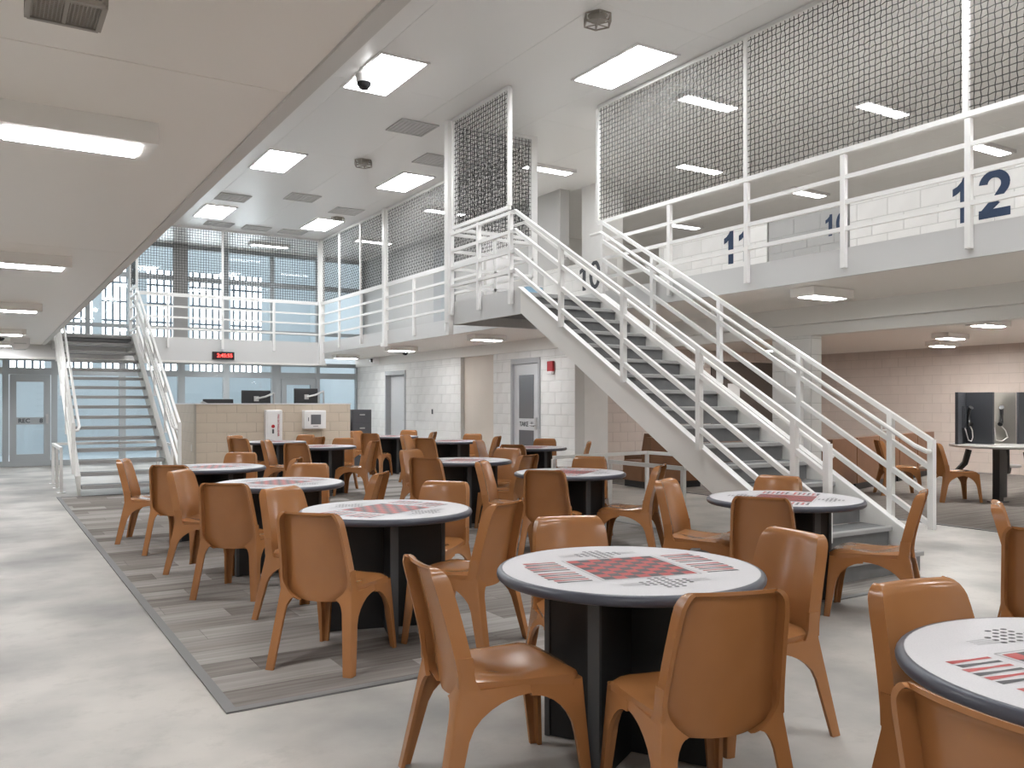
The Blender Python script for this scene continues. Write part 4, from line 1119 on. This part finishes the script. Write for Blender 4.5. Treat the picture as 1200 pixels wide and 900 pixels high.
for k in range(4):
    z = .06+k*.30
    dr = wbuild(MB().bbox(7.04, 7.46, 18.135, 18.15, z, z+.28, .003), 'drawer', 'darkcab', dc)
    MB().box(7.19-7.25, 7.31-7.25, 18.115-18.4, 18.135-18.4, z+.17, z+.20).build('handle', 'silver', dr)
ck = thing('digital_clock', 'red LED digital clock on the far gallery fascia', 'clock', (4.53, YB, 2.45))
wbuild(MB().bbox(4.29, 4.76, YB-.055, YB-.002, 2.37, 2.54, .004), 'case', 'screen', ck)
wbuild(MB().box(4.32, 4.73, YB-.058, YB-.055, 2.395, 2.515), 'face', 'clockface', ck)
text_obj('digits', '2:45:55', .115, 'led', (4.55, YB-.060, 2.455), '-y', ck, .001)

# ------------------------------------------------------------------ lounge recess: sofas, phone table, notices
def sofa_module(label, x, y, rz, w=.9, group='brown lounge modules', legs_h=.12):
    t = thing('lounge_seat', label, 'lounge seat', (x, y, .006), rz, group)
    MB().bbox(-w/2+.03, w/2-.03, -.36, .36, 0, .11, .005).build('base', 'black', t)
    MB().bbox(-w/2+.005, w/2-.005, -.18, .40, .11, .44, .03).build('seat', 'vinyl', t)
    MB().prism([(-.40, .11), (-.18, .11), (-.14, .44), (-.24, .84), (-.40, .84)], 'x', -w/2+.005, w/2-.005).build('backrest', 'vinyl', t)
    return t
ang = math.atan2(9.93-8.75, 16.0-11.94)
for k, lb in enumerate(('nearest brown vinyl lounge module with its back to the stair', 'brown vinyl lounge module right after the nearest in the recess', 'second brown vinyl lounge module behind the stair foot', 'third brown vinyl lounge module in the recess row', 'farthest brown vinyl lounge module beside the phone table')):
    d = -.52+k*1.02
    sofa_module(lb, 11.94+d*math.cos(ang)-.42*math.sin(ang), 8.75+d*math.sin(ang)+.42*math.cos(ang), ang, 1.0)
for k, lb in enumerate(('brown vinyl lounge module facing the nearest one across the row', 'brown vinyl lounge module in the second row of the recess')):
    d = .35+k*1.02
    sofa_module(lb, 11.94+d*math.cos(ang)-2.2*math.sin(ang), 8.75+d*math.sin(ang)+2.2*math.cos(ang), ang+PI, 1.0)
sofa_module('brown vinyl lounge module glimpsed under the stair stringer', 9.75, 10.95, -.05, 1.1)
sofa_module('brown vinyl lounge module beyond the stair beside the taupe end wall', 10.88, 12.3, -.05, 1.1)
# phone table
px, py = 12.55, 6.78
pt = thing('phone_table', 'round steel grey phone table with attached stools and dark privacy booths', 'table', (px, py, .006))
def lw(mb, name, mat, parent=pt, smooth=0): return wbuild(mb, name, mat, parent, smooth)
lw(MB().lathe([(.70, .765), (.715, .775), (.715, .795), (.70, .805)], (px, py, 0), 40), 'tabletop', 'tabletop_steel', pt, 30)
lw(MB().box(12.12, 12.22, 6.61, 6.71, .006, .765), 'leg', 'black')
lw(MB().box(12.85, 12.95, 6.95, 7.05, .006, .765), 'leg', 'black')
lw(MB().box(12.07, 12.27, 6.56, 6.76, .006, .02), 'foot_plate', 'black')
for a in (118, 245, 25, 320):
    q = math.radians(a); dx, dy = math.cos(q), math.sin(q)
    arm = [(px+.45*dx, py+.45*dy, .72), (px+.50*dx, py+.50*dy, .52), (px+.62*dx, py+.62*dy, .38), (px+.82*dx, py+.82*dy, .36), (px+.93*dx, py+.93*dy, .40)]
    lw(MB().tube(arm, .045, 8), 'stool_arm', 'black', pt, 40)
    lw(MB().lathe([(.16, .42), (.18, .43), (.18, .45), (.165, .46)], (px+.93*dx, py+.93*dy, 0), 24), 'stool_seat', 'tabletop_steel', pt, 30)
def booth_panel(p, q, name='booth_panel', mat='booth', z0=.806, z1=1.56):
    return lw(MB().bar((*p, (z0+z1)/2), (*q, (z0+z1)/2), .04, z1-z0), name, mat)
booth_panel((11.98, 7.15), (12.44, 7.30))
booth_panel((12.44, 7.30), (12.42, 6.86))
booth_panel((12.56, 7.16), (13.00, 6.86), 'booth_back', 'phoneplate')
booth_panel((12.80, 6.72), (13.25, 6.62))
def phone(label, x, y, nx, ny, plate=True):
    t = thing('telephone', label, 'phone', (x, y, .95))
    n = Vector((nx, ny, 0)).normalized(); s_ = Vector((-n.y, n.x, 0))
    P = lambda a, b, z: Vector((x, y, z)) + s_*a + n*b
    wbuild(MB().bar(P(-.085, .02, 1.20), P(.085, .02, 1.20), .04, .32), 'body', 'phoneplate' if plate else 'booth', t)
    wbuild(MB().tube([P(.02, .10, 1.34), P(.04, .07, 1.31), P(.045, .06, 1.21), P(.035, .07, 1.12), P(.0, .10, 1.09)], [.036, .028, .020, .028, .036], 8), 'handset', 'black', t, 50)
    wbuild(MB().tube([P(.02, .08, 1.08), P(.08, .10, 1.0), P(.11, .10, .90), P(.03, .10, .845), P(-.05, .08, .86), P(-.05, .03, 1.05)], .009, 6), 'cord', 'cord', t, 60)
phone('black wall phone with pale cord in the left booth', 12.28, 7.225, .3, -.95, False)
phone('black wall phone with pale cord on the steel plate of the middle booth', 12.75, 7.00, -.56, -.83)
chair_at('brown moulded plastic chair pulled up to the phone table', 11.62, 7.22, -32, 'brown moulded chairs at the phone table', zf=.006)
chair_at('brown moulded plastic chair seen behind the chair at the phone table', 11.75, 8.2, -40, 'brown moulded chairs at the phone table', zf=.006)
# notices on the end wall of the recess
nb = thing('notice_board', 'dark brown notice board with black heading on the recess end wall', 'notice board', (14.2, YR-.01, 1.2))
wbuild(MB().box(13.9, 16.0, YR-.03, YR-.002, .8, 2.35), 'board', 'brownpanel', nb)
wbuild(MB().box(14.25, 14.75, YR-.034, YR-.03, 1.95, 2.06), 'heading_strip', 'char', nb)
wbuild(MB().box(14.4, 14.78, YR-.036, YR-.03, 1.45, 1.85), 'paper', 'paper', nb)
